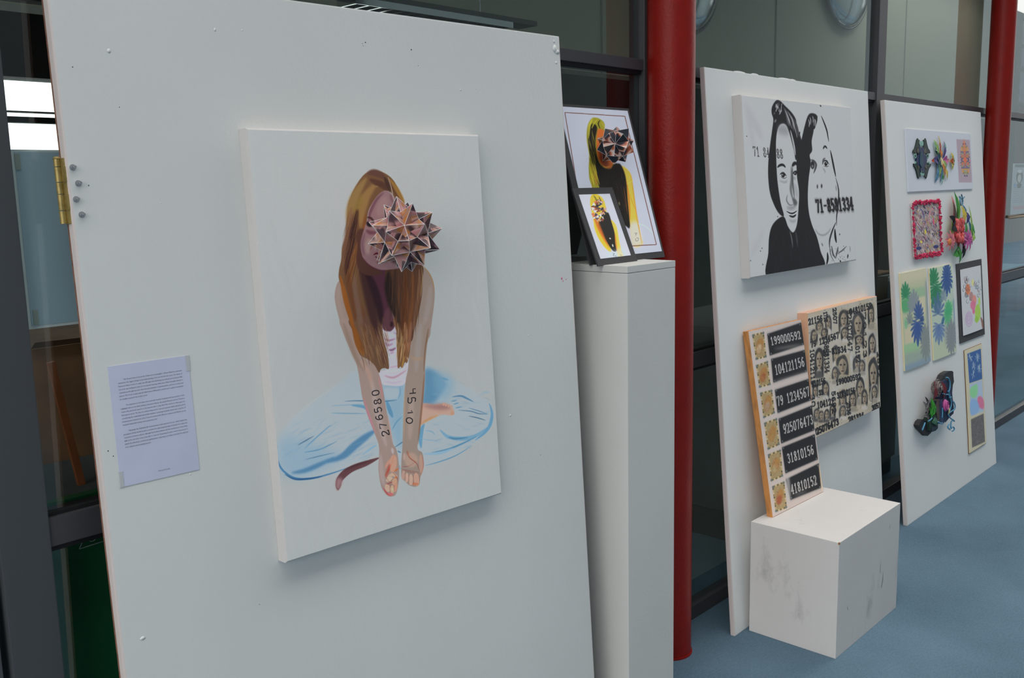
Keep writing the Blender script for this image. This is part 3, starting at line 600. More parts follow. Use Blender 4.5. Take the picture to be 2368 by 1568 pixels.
# figures written on the arms
A.T = CB
INK = (28, 26, 32)
def glyph_at(ch, c, ax, dn, wgt):
    c, ax, dn = np.array(c, float), np.array(ax, float), np.array(dn, float); o = c-ax/2-dn/2
    for L in FONT[ch]: A.S([o+ax*x+dn*y for x, y in L], wgt, INK, .2, .96, False, len(L) > 4)
for ch, c in zip('276580', ((1040, 930), (1022, 868), (988, 800), (980, 738), (975, 670), (958, 598))): glyph_at(ch, c, (-8, -44), (56, -12), 8)
for L, ch, c in ((0, '4', (1262, 585)), (0, '5', (1255, 655)), (0, '1', (1242, 752)), (0, '0', (1238, 822))):
    q = {'4': [[(1238, 602), (1290, 596)], [(1268, 600), (1266, 564), (1288, 562)]], '5': [[(1228, 634), (1226, 672), (1246, 680), (1258, 660), (1256, 638), (1286, 640), (1284, 668)]], '1': [[(1222, 762), (1266, 758), (1252, 742)]], '0': [[(1238, 800), (1216, 808), (1214, 832), (1234, 848), (1258, 840), (1262, 816), (1238, 800)]]}[ch]
    for s_ in q: A.S(s_, 8, INK, .2, .96, False, len(s_) > 4)
lum_ = A.img.mean(-1, keepdims=True); A.img *= 1-.09*np.clip((160-lum_)/50, 0, 1)      # a slightly deeper key for the painted figure
M_art1 = A.material('painted_canvas', .48, .62, .35, 500)
cv = empty('canvas_painting', 'large white canvas painting of a seated long-haired girl in pale blue jeans', 'painting', B1.p(.340, .836, .0305), B1.rot)
picture('canvas', M_art1, M_canvas, .621, .897, .030, cv, bevel=.004)
# folded paper star hiding the face
def star30(R_in, R_tip, e, matf, mate, seed, edge_r):
    rr = random.Random(seed); ico = bmesh.new(); bmesh.ops.create_icosphere(ico, subdivisions=1, radius=1); ico.verts.ensure_lookup_table()
    rot = Euler((.35, .25, .15)).to_matrix(); bm = bmesh.new(); cl = bm.loops.layers.float_color.new('Col'); em = MB()
    for ed in ico.edges:
        a, b = ed.verts[0].co.normalized()*R_in*.94, ed.verts[1].co.normalized()*R_in*.94
        c, d_ = [f.calc_center_median().normalized()*R_in for f in ed.link_faces]
        tip = (a+b).normalized()*R_tip*(1+rr.uniform(-.05, .06)); P = [rot @ v for v in (a, c, b, d_)]; tip = rot @ tip
        for i in range(4):
            p, q = P[i], P[(i+1) % 4]; mid = (p+q)/2*.93
            for tri in ((p, mid, tip), (mid, q, tip)):
                f = bm.faces.new([bm.verts.new(x) for x in tri]); k = (rr.random(), rr.random(), rr.random(), 1)
                for lp in f.loops: lp[cl] = k
            em.cyl(p, tip, edge_r, n=4, caps=False)
    me = bpy.data.meshes.new('folded_paper'); bm.to_mesh(me); bm.free(); ico.free(); me.materials.append(matf)
    o = bpy.data.objects.new('folded_paper', me); COL.objects.link(o); o.parent = e
    k = em.build('paper_edge', mate, e); k['kind'] = 'stuff'
    return o
def star_ball(name, R_in, R_tip, e, matf, mate, seed, edge_r, flat=False):
    ico = bmesh.new(); bmesh.ops.create_icosphere(ico, subdivisions=1, radius=R_in)
    ico.verts.ensure_lookup_table(); tocam = (Euler((-.297, 0, -.037)).to_matrix().transposed() @ (EYE-Vector((2.25, 1.75, 1.72)))).normalized()
    rot = (Vector((tocam.x-.02, tocam.y, tocam.z+.10)).to_track_quat('Z', 'Y') @ ico.verts[0].co.to_track_quat('Z', 'Y').inverted()).to_matrix() @ Matrix.Rotation(.0, 3, ico.verts[0].co)
    rr = random.Random(seed); bm = bmesh.new(); cl = bm.loops.layers.float_color.new('Col'); edges = set(); em = MB()
    for f in ico.faces:
        c = f.calc_center_median().normalized()*R_tip*(1+rr.uniform(-.05, .05)); tip = rot @ c; v = [rot @ x.co for x in f.verts]
        for i in range(3):
            a, b = v[i], v[(i+1) % 3]; q = bm.faces.new([bm.verts.new(p) for p in (a, b, tip)])
            k = (rr.random(), rr.random(), rr.random(), 1)
            for lp in q.loops: lp[cl] = k
            em.cyl(a, tip, edge_r, n=4, caps=False)
        for i in range(3):
            key = tuple(sorted((f.verts[i].index, f.verts[(i+1) % 3].index)))
            if key not in edges: edges.add(key); em.cyl(v[i], v[(i+1) % 3], edge_r*.8, n=4, caps=False)
    me = bpy.data.meshes.new('folded_paper'); bm.to_mesh(me); bm.free(); ico.free(); me.materials.append(matf)
    o = bpy.data.objects.new('folded_paper', me); COL.objects.link(o); o.parent = e
    k = em.build('paper_edge', mate, e); k['kind'] = 'stuff'
    return o
def star_paper(name, cols, scale=22, rough=.4):
    m = bpy.data.materials.new(name); m.use_nodes = True; n = m.node_tree.nodes; l = m.node_tree.links; p = n['Principled BSDF']; p.inputs['Roughness'].default_value = rough
    t = n.new('ShaderNodeTexCoord'); at_ = n.new('ShaderNodeAttribute'); at_.attribute_name = 'Col'
    vm = n.new('ShaderNodeVectorMath'); vm.operation = 'MULTIPLY_ADD'; vm.inputs[1].default_value = (3, 3, 3)
    l.new(at_.outputs['Color'], vm.inputs[0]); l.new(t.outputs['Object'], vm.inputs[2])
    z = n.new('ShaderNodeTexNoise'); z.inputs['Scale'].default_value = scale; z.inputs['Detail'].default_value = 1.5; z.inputs['Distortion'].default_value = .6; l.new(vm.outputs[0], z.inputs[0])
    r = n.new('ShaderNodeValToRGB'); r.color_ramp.interpolation = 'LINEAR'; els = r.color_ramp.elements
    for i, (pos, c) in enumerate(cols):
        e_ = els[i] if i < 2 else els.new(pos); e_.position = pos; e_.color = c
    l.new(z.outputs[0], r.inputs[0]); l.new(r.outputs[0], p.inputs['Base Color']); return m
M_star1 = star_paper('painted_paper_pink', [(.36, C(44, 36, 44)), (.43, C(96, 66, 74)), (.46, C(196, 152, 152)), (.49, C(184, 116, 122)), (.53, C(160, 130, 122)), (.56, C(186, 118, 50)), (.60, C(206, 170, 160)), (.66, C(70, 50, 56))], 14)
M_edge = mat('paper_edge_white', C(238, 236, 236), .5)
tu, tv = B1.px(936, 546, .115)
e1 = empty('paper_star', 'spiky folded paper star in pinks and browns hanging over the painted face', 'ornament', B1.p(tu, tv, .115), B1.rot)
star30(.0585, .0825, e1, M_star1, M_edge, 5, .00045)
hu, hv = B1.px(897, 410, .031); ku, kv = B1.px(910, 458, .115)
tip = Vector((ku-tu, 0, kv-tv)); top = Vector((hu-tu, .083, hv-tv))
MB().tube([top, top*.5+tip*.5+Vector((0, -.002, .0)), tip+Vector((.001, .002, -.001)), tip*.55], .0005, 5).build('hanging_thread', M_thread, e1)

# ------------------------------------------------------------------ statement sheet on the first board
lu, lv = B1.px(282, 1129, .002)
sq = [B1.px(*p, .002) for p in ((248, 848.5), (435.8, 821.6), (461, 1084), (281.5, 1129))]
lw = ((sq[1][0]-sq[0][0])+(sq[2][0]-sq[3][0]))/2; lh = ((sq[0][1]-sq[3][1])+(sq[1][1]-sq[2][1]))/2
lx, lz = (sq[0][0]+sq[3][0])/2, (sq[2][1]+sq[3][1])/2
sh = empty('statement_sheet', 'lilac-white printed sheet of small text taped to the first board', 'sheet', B1.p(lx, lz, .0012), B1.rot)
MB().box(0, lw, 0, .001, 0, lh).build('sheet', mat('lilac_paper', C(206, 212, 236), .35, var=.05, vscale=12), sh)
M_ct = mat('clear_tape', C(196, 200, 204), .25)
MB().box(-.0015, .006, -.0006, .0010, .0, .030).build('clear_tape', M_ct, sh); MB().box(lw-.006, lw+.0015, -.0006, .0010, lh-.03, lh).build('clear_tape', M_ct, sh)
TXT = ['"Art doesn\'t have to be pretty. It has to be meaningful." - Duane Hanson\'s comment', 'summarises the biggest change in my understanding of art over the last two years. The theme of', 'Patterns in Nature led me to realise that although I was developing my technical, process-based skills,',
 'my work was lacking in terms of conceptual meaning: what was it that I actually wanted to', 'communicate through my work other than my enjoyment of experimentation, and love of colour and', 'pattern? This led me to appreciate the links between Mathematics and Art and to explore how humans', 'are visually presented in the modern world.', None,
 'The inspiration for the ideas concerned with Societies treatment and representation of the', 'individual came to me while visiting a museum in Russia, the Jewish Museum and the Tolerance', 'Centre. My emotional response to the museum was so deep that I felt a desire to reflect upon the', 'Holocaust in my art. The idea of a number being used to represent a person, which distracts us from', 'considering the individual behind that number, reducing humanity down into a system of',
 'measurements reminded me of the connection between the Fibonacci sequence and Nature; are we', 'missing the beauty while focusing on the measurement of it?', None,
 'Ultimately, the Visual Arts IB Course became a vital experience for me, which changed my', 'perception of the world, became a medium for expressing my ideas and made me realise the', 'connections between subjects, although I had a few problems with the development of my artistic', 'skills, at the end of the course I was able to create an Oil painting ("Lowest common denominator"),', 'which I feel effectively communicates global power, replicating, according to my belief, the main aim', 'of art - telling the world something important.']
def text_mesh(body, size):
    cu = bpy.data.curves.new('text', 'FONT'); cu.body = body; cu.size = size; cu.resolution_u = 1
    o = bpy.data.objects.new('text', cu); COL.objects.link(o); dg = bpy.context.evaluated_depsgraph_get(); dg.update()
    me = bpy.data.meshes.new_from_object(o.evaluated_get(dg)); bpy.data.objects.remove(o); bpy.data.curves.remove(cu); return me
def text_into(bm, body, x, z, width, size, y=-.0004):
    me = text_mesh(body, size); xs = [v.co.x for v in me.vertices]
    if not xs: return
    k = width/(max(xs)-min(xs)) if width else 1
    for v in me.vertices: v.co = Vector((x+(v.co.x-min(xs))*k, y, z+v.co.y))
    bm.from_mesh(me); bpy.data.meshes.remove(me)
tb = bmesh.new(); z = lh*.875; ls = lh*.0268; ml = lw*.10; mr = lw*.90
last = {6: .42, 14: .53, 21: .40}
for i, s_ in enumerate(TXT):
    if s_ is None: z -= ls*.95; continue
    ind = .065*lw if i in (0, 8, 16) else 0
    text_into(tb, s_, ml+ind, z, (mr-ml)*last[i] if i in last else mr-ml-ind, lh*.0165); z -= ls
text_into(tb, 'Valeriya Dubovska', lw*.47, lh*.062, lw*.15, lh*.015)
me = bpy.data.meshes.new('printed_text'); tb.to_mesh(me); tb.free(); me.materials.append(mat('grey_ink', C(78, 82, 100), .7))
o = bpy.data.objects.new('printed_text', me); COL.objects.link(o); o.parent = sh; o['kind'] = 'stuff'

# ------------------------------------------------------------------ tall plinth and what stands on it
PX, PY, PS, PH = 2.113, 1.541, .234, 1.384
M_pl = scuffed('plinth_white', C(216, 217, 213), amount=.70)
pe = empty('plinth', 'tall narrow white plinth between the first board and the red column', 'plinth', (PX, PY, 0))
MB().box(0, PS, 0, PS, 0, PH-.020, bevel=.0015).build('body', M_pl, pe)
MB().box(-.0004, PS+.0004, -.0004, PS+.0004, PH-.019, PH, bevel=.0015).build('top_panel', M_pl, pe)
def qmap(q, w, h):
    a = Art(8, 8, q, 0)
    return lambda pts: [(p[0]/8*w, h*(1-p[1]/8)) for p in a.m(pts)]
def girl_print(A, f, k, orn):
    """Bleached print of the long-haired girl; f = crop transform, k = stroke scale."""
    A.T = f
    Y = (176, 172, 58); O = (206, 150, 40); K = (28, 26, 22)
    A.P([(320, 250), (290, 262), (262, 310), (250, 380), (252, 450), (268, 560), (262, 640), (265, 740), (285, 810), (330, 1000), (400, 1100), (470, 1000), (480, 700), (400, 400), (395, 300), (360, 262)], (150, 148, 42), .6)
    A.P([(540, 640), (590, 690), (606, 760), (616, 860), (625, 980), (640, 1060), (660, 1180), (672, 1250), (600, 1265), (575, 1100), (560, 1000), (540, 800), (520, 660)], (222, 186, 72), 1)
    A.P([(575, 1100), (640, 1080), (668, 1200), (665, 1255), (590, 1265)], (208, 204, 200), 4, .9)
    A.P([(350, 340), (330, 400), (328, 520), (345, 600), (380, 645), (410, 660), (450, 640), (470, 500), (420, 380)], (196, 104, 44), 1)
    A.P([(350, 480), (345, 590), (380, 640), (420, 640), (400, 520)], (110, 44, 24), 4, .8)
    A.P([(268, 340), (262, 440), (280, 580), (320, 680), (340, 800), (420, 980), (520, 1090), (575, 1115), (560, 1000), (560, 800), (545, 690), (510, 620), (480, 640), (410, 662), (350, 620), (322, 520), (320, 420), (335, 330), (300, 300)], K, 1.2)
    A.P([(450, 640), (505, 622), (532, 690), (550, 770), (562, 870), (575, 1110), (545, 1100), (500, 1000), (470, 920), (420, 800)], (24, 22, 18), 1)
    for p, w, c in [([(300, 260), (275, 320), (265, 420)], 18, (186, 184, 60)), ([(340, 262), (310, 300), (292, 340)], 12, (176, 172, 50)), ([(360, 270), (345, 300), (360, 340)], 10, (40, 40, 20)), ([(370, 280), (395, 330)], 14, (170, 166, 60)),
                    ([(275, 600), (285, 700), (300, 790)], 20, (196, 186, 50)), ([(300, 620), (320, 700), (345, 790)], 9, (208, 180, 60)), ([(310, 720), (325, 800)], 10, (190, 110, 30)), ([(595, 700), (612, 850), (635, 1050), (665, 1240)], 9, (222, 150, 40)), ([(560, 760), (575, 900), (580, 1060)], 12, (206, 120, 36)), ([(580, 860), (600, 920), (630, 1000)], 6, (206, 150, 40)),
                    ([(535, 800), (548, 900), (560, 1020)], 8, (120, 74, 40)), ([(495, 920), (500, 950)], 10, (170, 176, 120)), ([(375, 640), (400, 650), (430, 640)], 10, (206, 150, 60)), ([(370, 600), (385, 606)], 8, (90, 30, 20)), ([(640, 1090), (700, 1110), (770, 1180)], 12, (188, 206, 220)), ([(560, 780), (600, 760), (610, 740)], 6, (230, 200, 90))]:
        A.S(p, w, c, .4, .85)
CC = lambda p: (1280+p[0]/3.408, 200+p[1]/3.408)
BQ = [(1267, 243), (1453, 247), (1528.8, 593), (1365, 614)]; PQ = [(1289, 248), (1451, 256), (1521, 581.5), (1368, 600)]
A = Art(520, 760, PQ, (186, 194, 216), CC)
girl_print(A, CC, 1, False)
for k in range(70):
    t = A.rng.random(); x = 262+t*45; y = 330+A.rng.random()*330; A.S([(x, y), (x+6, y+40), (x+18, y+90)], 4, [(150, 146, 50), (40, 38, 24), (96, 92, 36), (20, 20, 20)][k % 4], .3, .5)
for k in range(50):
    x = 440+A.rng.random()*110; y = 680+A.rng.random()*330; A.S([(x, y), (x+4, y+40), (x+14, y+80)], 4, [(60, 44, 30), (40, 34, 26), (96, 62, 36), (14, 14, 14)][k % 4], .3, .5)
for k in range(40):
    x = 275+A.rng.random()*40; y = 590+A.rng.random()*180; A.S([(x, y), (x+6, y+30), (x+16, y+70)], 4, [(206, 196, 70), (120, 110, 36), (176, 130, 40)][k % 3], .3, .5)
fr = [(78, 213), (560, 236), (780, 1250), (240, 1290), (78, 213)]
for a, b in zip(fr[:-1], fr[1:]): A.S([a, b], 6, (110, 70, 58), .2, 1, False)
for q in ([(612, 1166), (632, 1162)], [(622, 1182), (622, 1172), (630, 1170)], [(622, 1206), (618, 1222), (634, 1224), (640, 1204), (626, 1200)]): A.S(q, 3, (96, 96, 100), .2, 1, False)
M_pr1 = A.material('portrait_print_large', .60, .45)
bw, bh = .349, .474; blean = .297
bg_ = empty('mounted_print', 'larger black-mounted print of the yellow-haired girl at the back of the plinth', 'print', (2.103, 1.660, PH), (-blean, 0, -.037), 'mounted prints on the plinth')
MB().box(0, bw, 0, .006, 0, bh).build('mount', M_black, bg_)
pc = qmap(BQ, bw, bh)(PQ); x0 = max((pc[0][0]+pc[3][0])/2, .012); x1 = (pc[1][0]+pc[2][0])/2; z0 = (pc[2][1]+pc[3][1])/2; z1 = (pc[0][1]+pc[1][1])/2
picture('print', M_pr1, M_paper, x1-x0, z1-z0, .0012, bg_, loc=(x0, -.0012, z0))
M_star2 = star_paper('printed_paper_orange', [(.32, C(24, 28, 40)), (.45, C(44, 48, 62)), (.49, C(184, 92, 54)), (.52, C(220, 186, 166)), (.55, C(200, 196, 200)), (.57, C(196, 104, 62)), (.60, C(70, 48, 44)), (.64, C(30, 34, 46))], 17, .35)
b_R = Euler((-blean, 0, -.037)).to_matrix(); b_O = Vector((2.103, 1.660, PH)); b_n = b_R @ Vector((0, -1, 0))
d = AX_R*((1423-W/2)/FPX)+AX_D*((336-H/2)/FPX)+AX_F; O_ = b_O+b_n*.056; kk = (O_-EYE).dot(b_n)/d.dot(b_n)
e2 = empty('paper_ball', 'round folded paper ball in black, white and orange on the larger print', 'ornament', EYE+d*kk, (-blean, 0, -.037))
star_ball('paper_ball', .0440, .0585, e2, M_star2, M_edge, 11, .0003, True)
SQ = [(1319.6, 436), (1412, 434), (1472, 603.4), (1380.6, 615)]; SP = [(1335.7, 451.4), (1404, 448.5), (1457.5, 589.6), (1384.7, 599)]
A = Art(360, 520, SP, (190, 196, 210), CC)
K = (28, 26, 22)
A.P([(300, 852), (280, 870), (274, 920), (285, 980), (300, 1060), (310, 1120), (345, 1200), (400, 1275), (440, 1300), (430, 1240), (380, 1120), (400, 1000), (380, 900), (340, 858)], (206, 184, 50), .8)
A.P([(430, 1040), (470, 1075), (490, 1130), (505, 1210), (530, 1300), (545, 1335), (500, 1340), (480, 1250), (450, 1120)], (226, 190, 70), .8)
A.P([(400, 990), (340, 1060), (352, 1120), (400, 1210), (455, 1290), (485, 1290), (478, 1230), (465, 1140), (440, 1060), (420, 1000)], K, .8)
A.P([(300, 1020), (330, 1110), (380, 1200), (430, 1270), (390, 1180), (350, 1080), (330, 1040)], (196, 96, 30), 1.5, .8)
A.S([(470, 1150), (480, 1230), (490, 1290)], 12, (206, 130, 40), .6, .9)
A.S([(425, 1185), (438, 1195)], 12, (206, 214, 214), .4, .9); A.S([(450, 1235), (458, 1260)], 12, (206, 214, 206), .4, .9); A.S([(300, 860), (320, 890), (322, 920)], 10, (90, 90, 30), .5, .8); A.S([(340, 870), (365, 920)], 9, (60, 60, 24), .5, .8)
for i in range(60):
    t = A.rng.random()*2*PI; q = A.rng.random()**.5; c = (344+55*q*math.cos(t), 975+78*q*math.sin(t)); tt = A.rng.random()*6
    A.P([(c[0]+16*math.cos(tt+s_), c[1]+16*math.sin(tt+s_)) for s_ in (0, 2.1, 4.2)], [(206, 120, 80), (40, 42, 52), (222, 212, 210), (60, 62, 76), (190, 150, 130), (130, 70, 50)][A.rng.integers(6)], .2, 1, False)
A.P([(400, 1310), (470, 1290), (540, 1260), (560, 1340), (430, 1350)], (180, 204, 222), 4, .6)
for q in ([(455, 1310), (470, 1318), (458, 1326), (472, 1338)], [(478, 1330), (484, 1342)], [(515, 1325), (530, 1330)]): A.S(q, 3, (80, 84, 90), .2, 1, False)
M_pr2 = A.material('portrait_print_small', .60, .45)
sw_, sh_ = .191, .232
sg = empty('mounted_print', 'smaller black-mounted print in front, its girl wearing the ball in the picture', 'print', (2.088, 1.622, PH), (-.395, 0, .021), 'mounted prints on the plinth')
MB().box(0, sw_, 0, .005, 0, sh_).build('mount', M_black, sg)
pc = qmap(SQ, sw_, sh_)(SP); x0 = (pc[0][0]+pc[3][0])/2; x1 = (pc[1][0]+pc[2][0])/2; z0 = (pc[2][1]+pc[3][1])/2; z1 = (pc[0][1]+pc[1][1])/2
picture('print', M_pr2, M_paper, x1-x0, z1-z0, .001, sg, loc=(x0, -.001, z0))

# ------------------------------------------------------------------ black and white double portrait
C2 = lambda p: (1600+p[0]/2.75, 130+p[1]/2.75)
Q2 = [(1715.6, 217), (1969, 249), (1979, 603.5), (1731.6, 642.7)]
A = Art(1300, 900, Q2, (168, 172, 175), C2); K = (21, 22, 24); Wc = (168, 172, 175)
for p, w, a in (([(340, 300), (400, 420), (450, 520)], 40, .5), ([(350, 360), (380, 480), (400, 600)], 22, .5), ([(360, 1280), (420, 1180), (450, 1100)], 30, .35)): A.S(p, w, (156, 160, 163), 4, a)
A.D('71 840588', (386, 572), (578, 592), (6, 58), 5, (44, 45, 48), .30, .4, .9)
for k in range(70):
    x = 386+A.rng.random()*195; y = 572+(x-386)*.1+A.rng.random()*58; A.E((x, y), 2.5, 3, Wc, .3, .9)
A.P([(540, 282), (515, 320), (512, 360), (522, 400), (515, 460), (500, 560), (488, 660), (485, 760), (494, 860), (515, 930), (545, 990), (576, 1018), (580, 1000), (562, 930), (548, 830), (540, 740), (537, 600), (541, 500), (558, 445), (592, 430), (620, 480), (648, 590), (664, 660), (690, 575), (700, 540), (672, 440), (664, 400), (640, 360), (600, 318), (566, 284)], K, .5)
A.P([(560, 440), (600, 436), (618, 480), (640, 560), (655, 640), (640, 700), (640, 900), (660, 1050), (640, 1112), (612, 1082), (585, 1000), (560, 900), (545, 790), (540, 650), (538, 540)], Wc, .8)
A.P([(545, 460), (560, 440), (600, 440), (620, 490), (600, 500), (560, 490)], (120, 124, 128), 4, .7)
for p, w, c, bl, a in [
    ([(560, 290), (545, 330), (525, 370)], 9, (120, 122, 124), 1, .8), ([(596, 345), (620, 400), (640, 460)], 8, Wc, .6, .9), ([(612, 350), (640, 400), (660, 470)], 10, (150, 154, 158), .8, .9), ([(630, 470), (650, 560), (660, 630)], 10, Wc, .8, .9), ([(645, 420), (665, 480), (672, 520)], 7, (130, 132, 134), .8, .8), ([(530, 420), (540, 400)], 12, Wc, 1.5, .6),
    ([(544, 706), (560, 692), (580, 690), (596, 706)], 16, K, .8, 1), ([(560, 750), (580, 740), (600, 760)], 10, K, .6, 1), ([(565, 765), (585, 775), (604, 768)], 5, (60, 62, 64), .5, .9), ([(556, 790), (590, 800), (606, 790)], 12, (130, 134, 138), 2, .7),
    ([(632, 700), (634, 780), (628, 850), (640, 910)], 16, (84, 87, 90), 2.5, .8), ([(606, 880), (600, 915), (620, 945), (645, 940)], 7, (86, 88, 92), 1, .85), ([(640, 900), (655, 930), (650, 950)], 26, (66, 68, 70), 3, .85), ([(600, 960), (630, 965), (660, 950)], 20, (110, 113, 117), 4, .7),
    ([(598, 984), (625, 998), (645, 996), (665, 982)], 9, K, .5, 1), ([(615, 1012), (640, 1020), (660, 1006)], 12, K, .6, 1), ([(615, 1040), (640, 1050), (660, 1040)], 14, (120, 123, 127), 3, .6), ([(638, 700), (655, 680), (668, 690)], 22, K, 1, 1), ([(642, 745), (660, 735), (672, 745)], 16, K, 1, 1), ([(640, 770), (660, 780)], 14, (110, 113, 116), 3, .7), ([(650, 810), (660, 850), (668, 900)], 22, (150, 154, 158), 4, .9), ([(640, 700), (640, 800), (650, 900)], 10, (60, 62, 64), 2, .8)]:
    A.S(p, w, c, bl/2, a)
A.E((580, 757), 11, 12, (18, 18, 20), .3); A.E((577, 753), 3, 3, (190, 192, 194), .2); A.E((657, 746), 9, 10, (18, 18, 20), .3); A.E((655, 742), 2.5, 3, (190, 192, 194), .2)
A.P([(766, 364), (742, 380), (722, 440), (702, 520), (690, 565), (668, 640), (668, 760), (680, 860), (676, 960), (666, 1060), (650, 1110), (632, 1118), (606, 1080), (582, 1020), (540, 1036), (504, 1080), (486, 1150), (480, 1250), (470, 1398), (650, 1372), (832, 1345), (812, 1240), (790, 1150), (762, 1080), (742, 1000), (735, 900), (742, 780), (756, 680), (750, 630), (766, 600), (764, 540), (776, 480), (784, 420), (798, 378)], K, .5)
for p, w, c, bl, a in [
    ([(800, 380), (790, 420), (780, 465)], 16, K, .6, 1), ([(785, 400), (780, 440)], 6, (130, 132, 134), .5, .8), ([(618, 1110), (630, 1160), (636, 1220)], 8, (96, 98, 100), 1.2, .8), ([(655, 1110), (662, 1160), (668, 1210)], 10, (66, 68, 70), 1.5, .7), ([(690, 480), (684, 510), (690, 530)], 10, K, .6, 1), ([(820, 312), (826, 324)], 8, K, .4, 1),
    ([(752, 660), (775, 665), (790, 690), (784, 720), (774, 745)], 12, (46, 47, 50), 1, .9), ([(836, 592), (848, 574), (862, 590)], 11, K, .6, .95), ([(832, 690), (838, 660), (850, 650)], 12, (70, 72, 75), 1, .9), ([(836, 672), (855, 665), (872, 690)], 8, K, .5, 1), ([(838, 700), (858, 704), (872, 698)], 5, (60, 62, 64), .5, .9), ([(832, 710), (845, 730), (846, 745)], 7, (120, 123, 126), 1.5, .7),
    ([(826, 380), (846, 430), (862, 480), (872, 545)], 9, K, .5, 1), ([(882, 600), (892, 650), (905, 720), (915, 770)], 11, K, .5, 1), ([(914, 775), (930, 840), (932, 900), (926, 960), (918, 1020), (916, 1080)], 9, K, .5, 1), ([(912, 1060), (890, 1110), (872, 1170), (870, 1220)], 10, (40, 41, 44), .6, .95), ([(905, 1100), (908, 1150), (914, 1190)], 13, K, .5, 1), ([(915, 820), (918, 860)], 7, (110, 112, 116), 1, .8),
    ([(780, 1100), (800, 1130), (830, 1140), (860, 1125), (880, 1095)], 9, (120, 124, 128), 1.5, .8), ([(820, 1190), (828, 1210)], 9, (90, 92, 96), 1, .8), ([(856, 1250), (858, 1290), (850, 1330)], 12, K, .6, 1), ([(870, 1180), (876, 1260), (900, 1310)], 5, (70, 72, 76), .6, .9), ([(884, 1210), (892, 1260), (910, 1290)], 9, (52, 54, 56), .8, .9), ([(925, 1215), (918, 1250), (910, 1280)], 10, (60, 62, 64), .8, .9), ([(925, 1255), (950, 1240), (975, 1215)], 8, (50, 52, 54), .6, .8), ([(936, 1300), (942, 1318)], 9, K, .5, 1), ([(988, 1262), (984, 1290)], 8, K, .5, 1), ([(1000, 1210), (1002, 1250)], 4, (90, 92, 96), .5, .8), ([(935, 1130), (936, 1142)], 6, K, .4, 1)]:
    A.S(p, w, c, bl/2, a)
A.E((768, 692), 13, 26, (26, 27, 29), 1); A.E((853, 686), 10, 14, (16, 16, 18), .3); A.E((856, 680), 3, 3, (190, 192, 194), .2); A.E((797, 830), 4, 13, (44, 45, 48), .8); A.E((824, 827), 5, 13, (40, 41, 44), .8); A.E((768, 700), 5, 8, (120, 122, 126), .8)
for k in range(26):                                # loose brush hairs at the crowns
    x, y = 520+A.rng.random()*60, 290+A.rng.random()*50; A.S([(x, y), (x-4+A.rng.normal(0, 5), y+18), (x-6+A.rng.normal(0, 8), y+34)], 5, K if k % 2 else (150, 153, 156), .3, .9)
for k in range(16):
    x, y = 745+A.rng.random()*50, 368+A.rng.random()*40; A.S([(x, y), (x+5, y+22), (x+2, y+50)], 5, K if k % 3 else Wc, .4, .9)
for k in range(18):
    t = A.rng.random(); x, y = 585+t*80, 320+t*90; A.S([(x, y), (x+16, y+50), (x+24, y+110)], 4, [(140, 143, 146), K, (90, 92, 95)][k % 3], .4, .7)
for k in range(40):
    x, y = 500+A.rng.random()*300, 1060+A.rng.random()*290
    if y > 1100: A.S([(x, y), (x+A.rng.normal(0, 8), y+60)], 7, (34, 35, 38), 1.2, .35)
for k in range(26):
    x, y = 870+A.rng.random()*110, 1205+A.rng.random()*120; A.S([(x, y), (x+6, y+A.rng.random()*16)], 4, (60, 62, 66), .4, .6)
for q in ((440, 1218), (430, 1236), (444, 1322), (366, 1297), (542, 1018), (352, 505)): A.E(q, 3, 3, K, .3)
A.D('71-8581334', (780, 915), (1020, 905), (10, 80), 13, (40, 41, 43), .30, 1.6, .4); A.D('71-8581334', (782, 918), (1020, 902), (8, 76), 9.5, (22, 23, 25), .30, .3, .97)
A.D('71 840588', (386, 572), (578, 592), (6, 58), 5, (52, 53, 56), .30, .4, .9, skip=(0, 1, 2, 3, 4, 5, 6))
M_art2 = A.material('portrait_canvas', .47, .62, .3, 500)
q = [B2.px(*p, .035) for p in Q2]; cw = ((q[1][0]-q[0][0])+(q[2][0]-q[3][0]))/2; ch = ((q[0][1]-q[3][1])+(q[1][1]-q[2][1]))/2
c2o = empty('canvas_painting', 'white canvas with two black and white female faces and stencilled numbers', 'painting', B2.p((q[0][0]+q[3][0])/2, (q[3][1]+q[2][1])/2, .0355), B2.rot)
picture('canvas', M_art2, M_canvas, cw, ch, .035, c2o, bevel=.004)

# ------------------------------------------------------------------ white box plinth and the stencilled number panel
M_cube = scuffed('box_white', C(221, 219, 216), amount=.585, scale=6)
bx = empty('box_plinth', 'low scuffed white box on the carpet in front of the second board', 'plinth', (2.934, 1.278, 0))
MB().box(0, .526, 0, .326, 0, .413, bevel=.0018).build('body', M_cube, bx)
M_chip = mat('bare_chipboard', C(160, 110, 66), .8)
MB().box(-.0007, .005, -.0007, .004, .406, .4134, bevel=.001).build('chipped_corner', M_chip, bx)
sc_ = MB()
for (x0, z0, x1, z1, w) in ((.375, .13, .385, .19, .0022), (.36, .19, .357, .24, .001), (.088, .145, .082, .165, .0012), (.43, .34, .432, .36, .001)):
    sc_.bm.faces.new([sc_.bm.verts.new(p) for p in ((x0-w, -.0004, z0), (x0+w, -.0004, z0), (x1+w*1.5, -.0004, (z0+z1)/2), (x1, -.0004, z1), (x1-w, -.0004, (z0+z1)/2))])
o = sc_.build('scuff_mark', mat('grey_scuff', C(110, 116, 116), .8), bx); o['kind'] = 'stuff'
CD = lambda p: (1660+p[0]/2.614, 640+p[1]/2.614)
NQ = [(1713.6, 767.4), (1836, 740), (1896.4, 1136), (1779.4, 1195.5)]
A = Art(760, 1330, NQ, (172, 164, 160), CD)
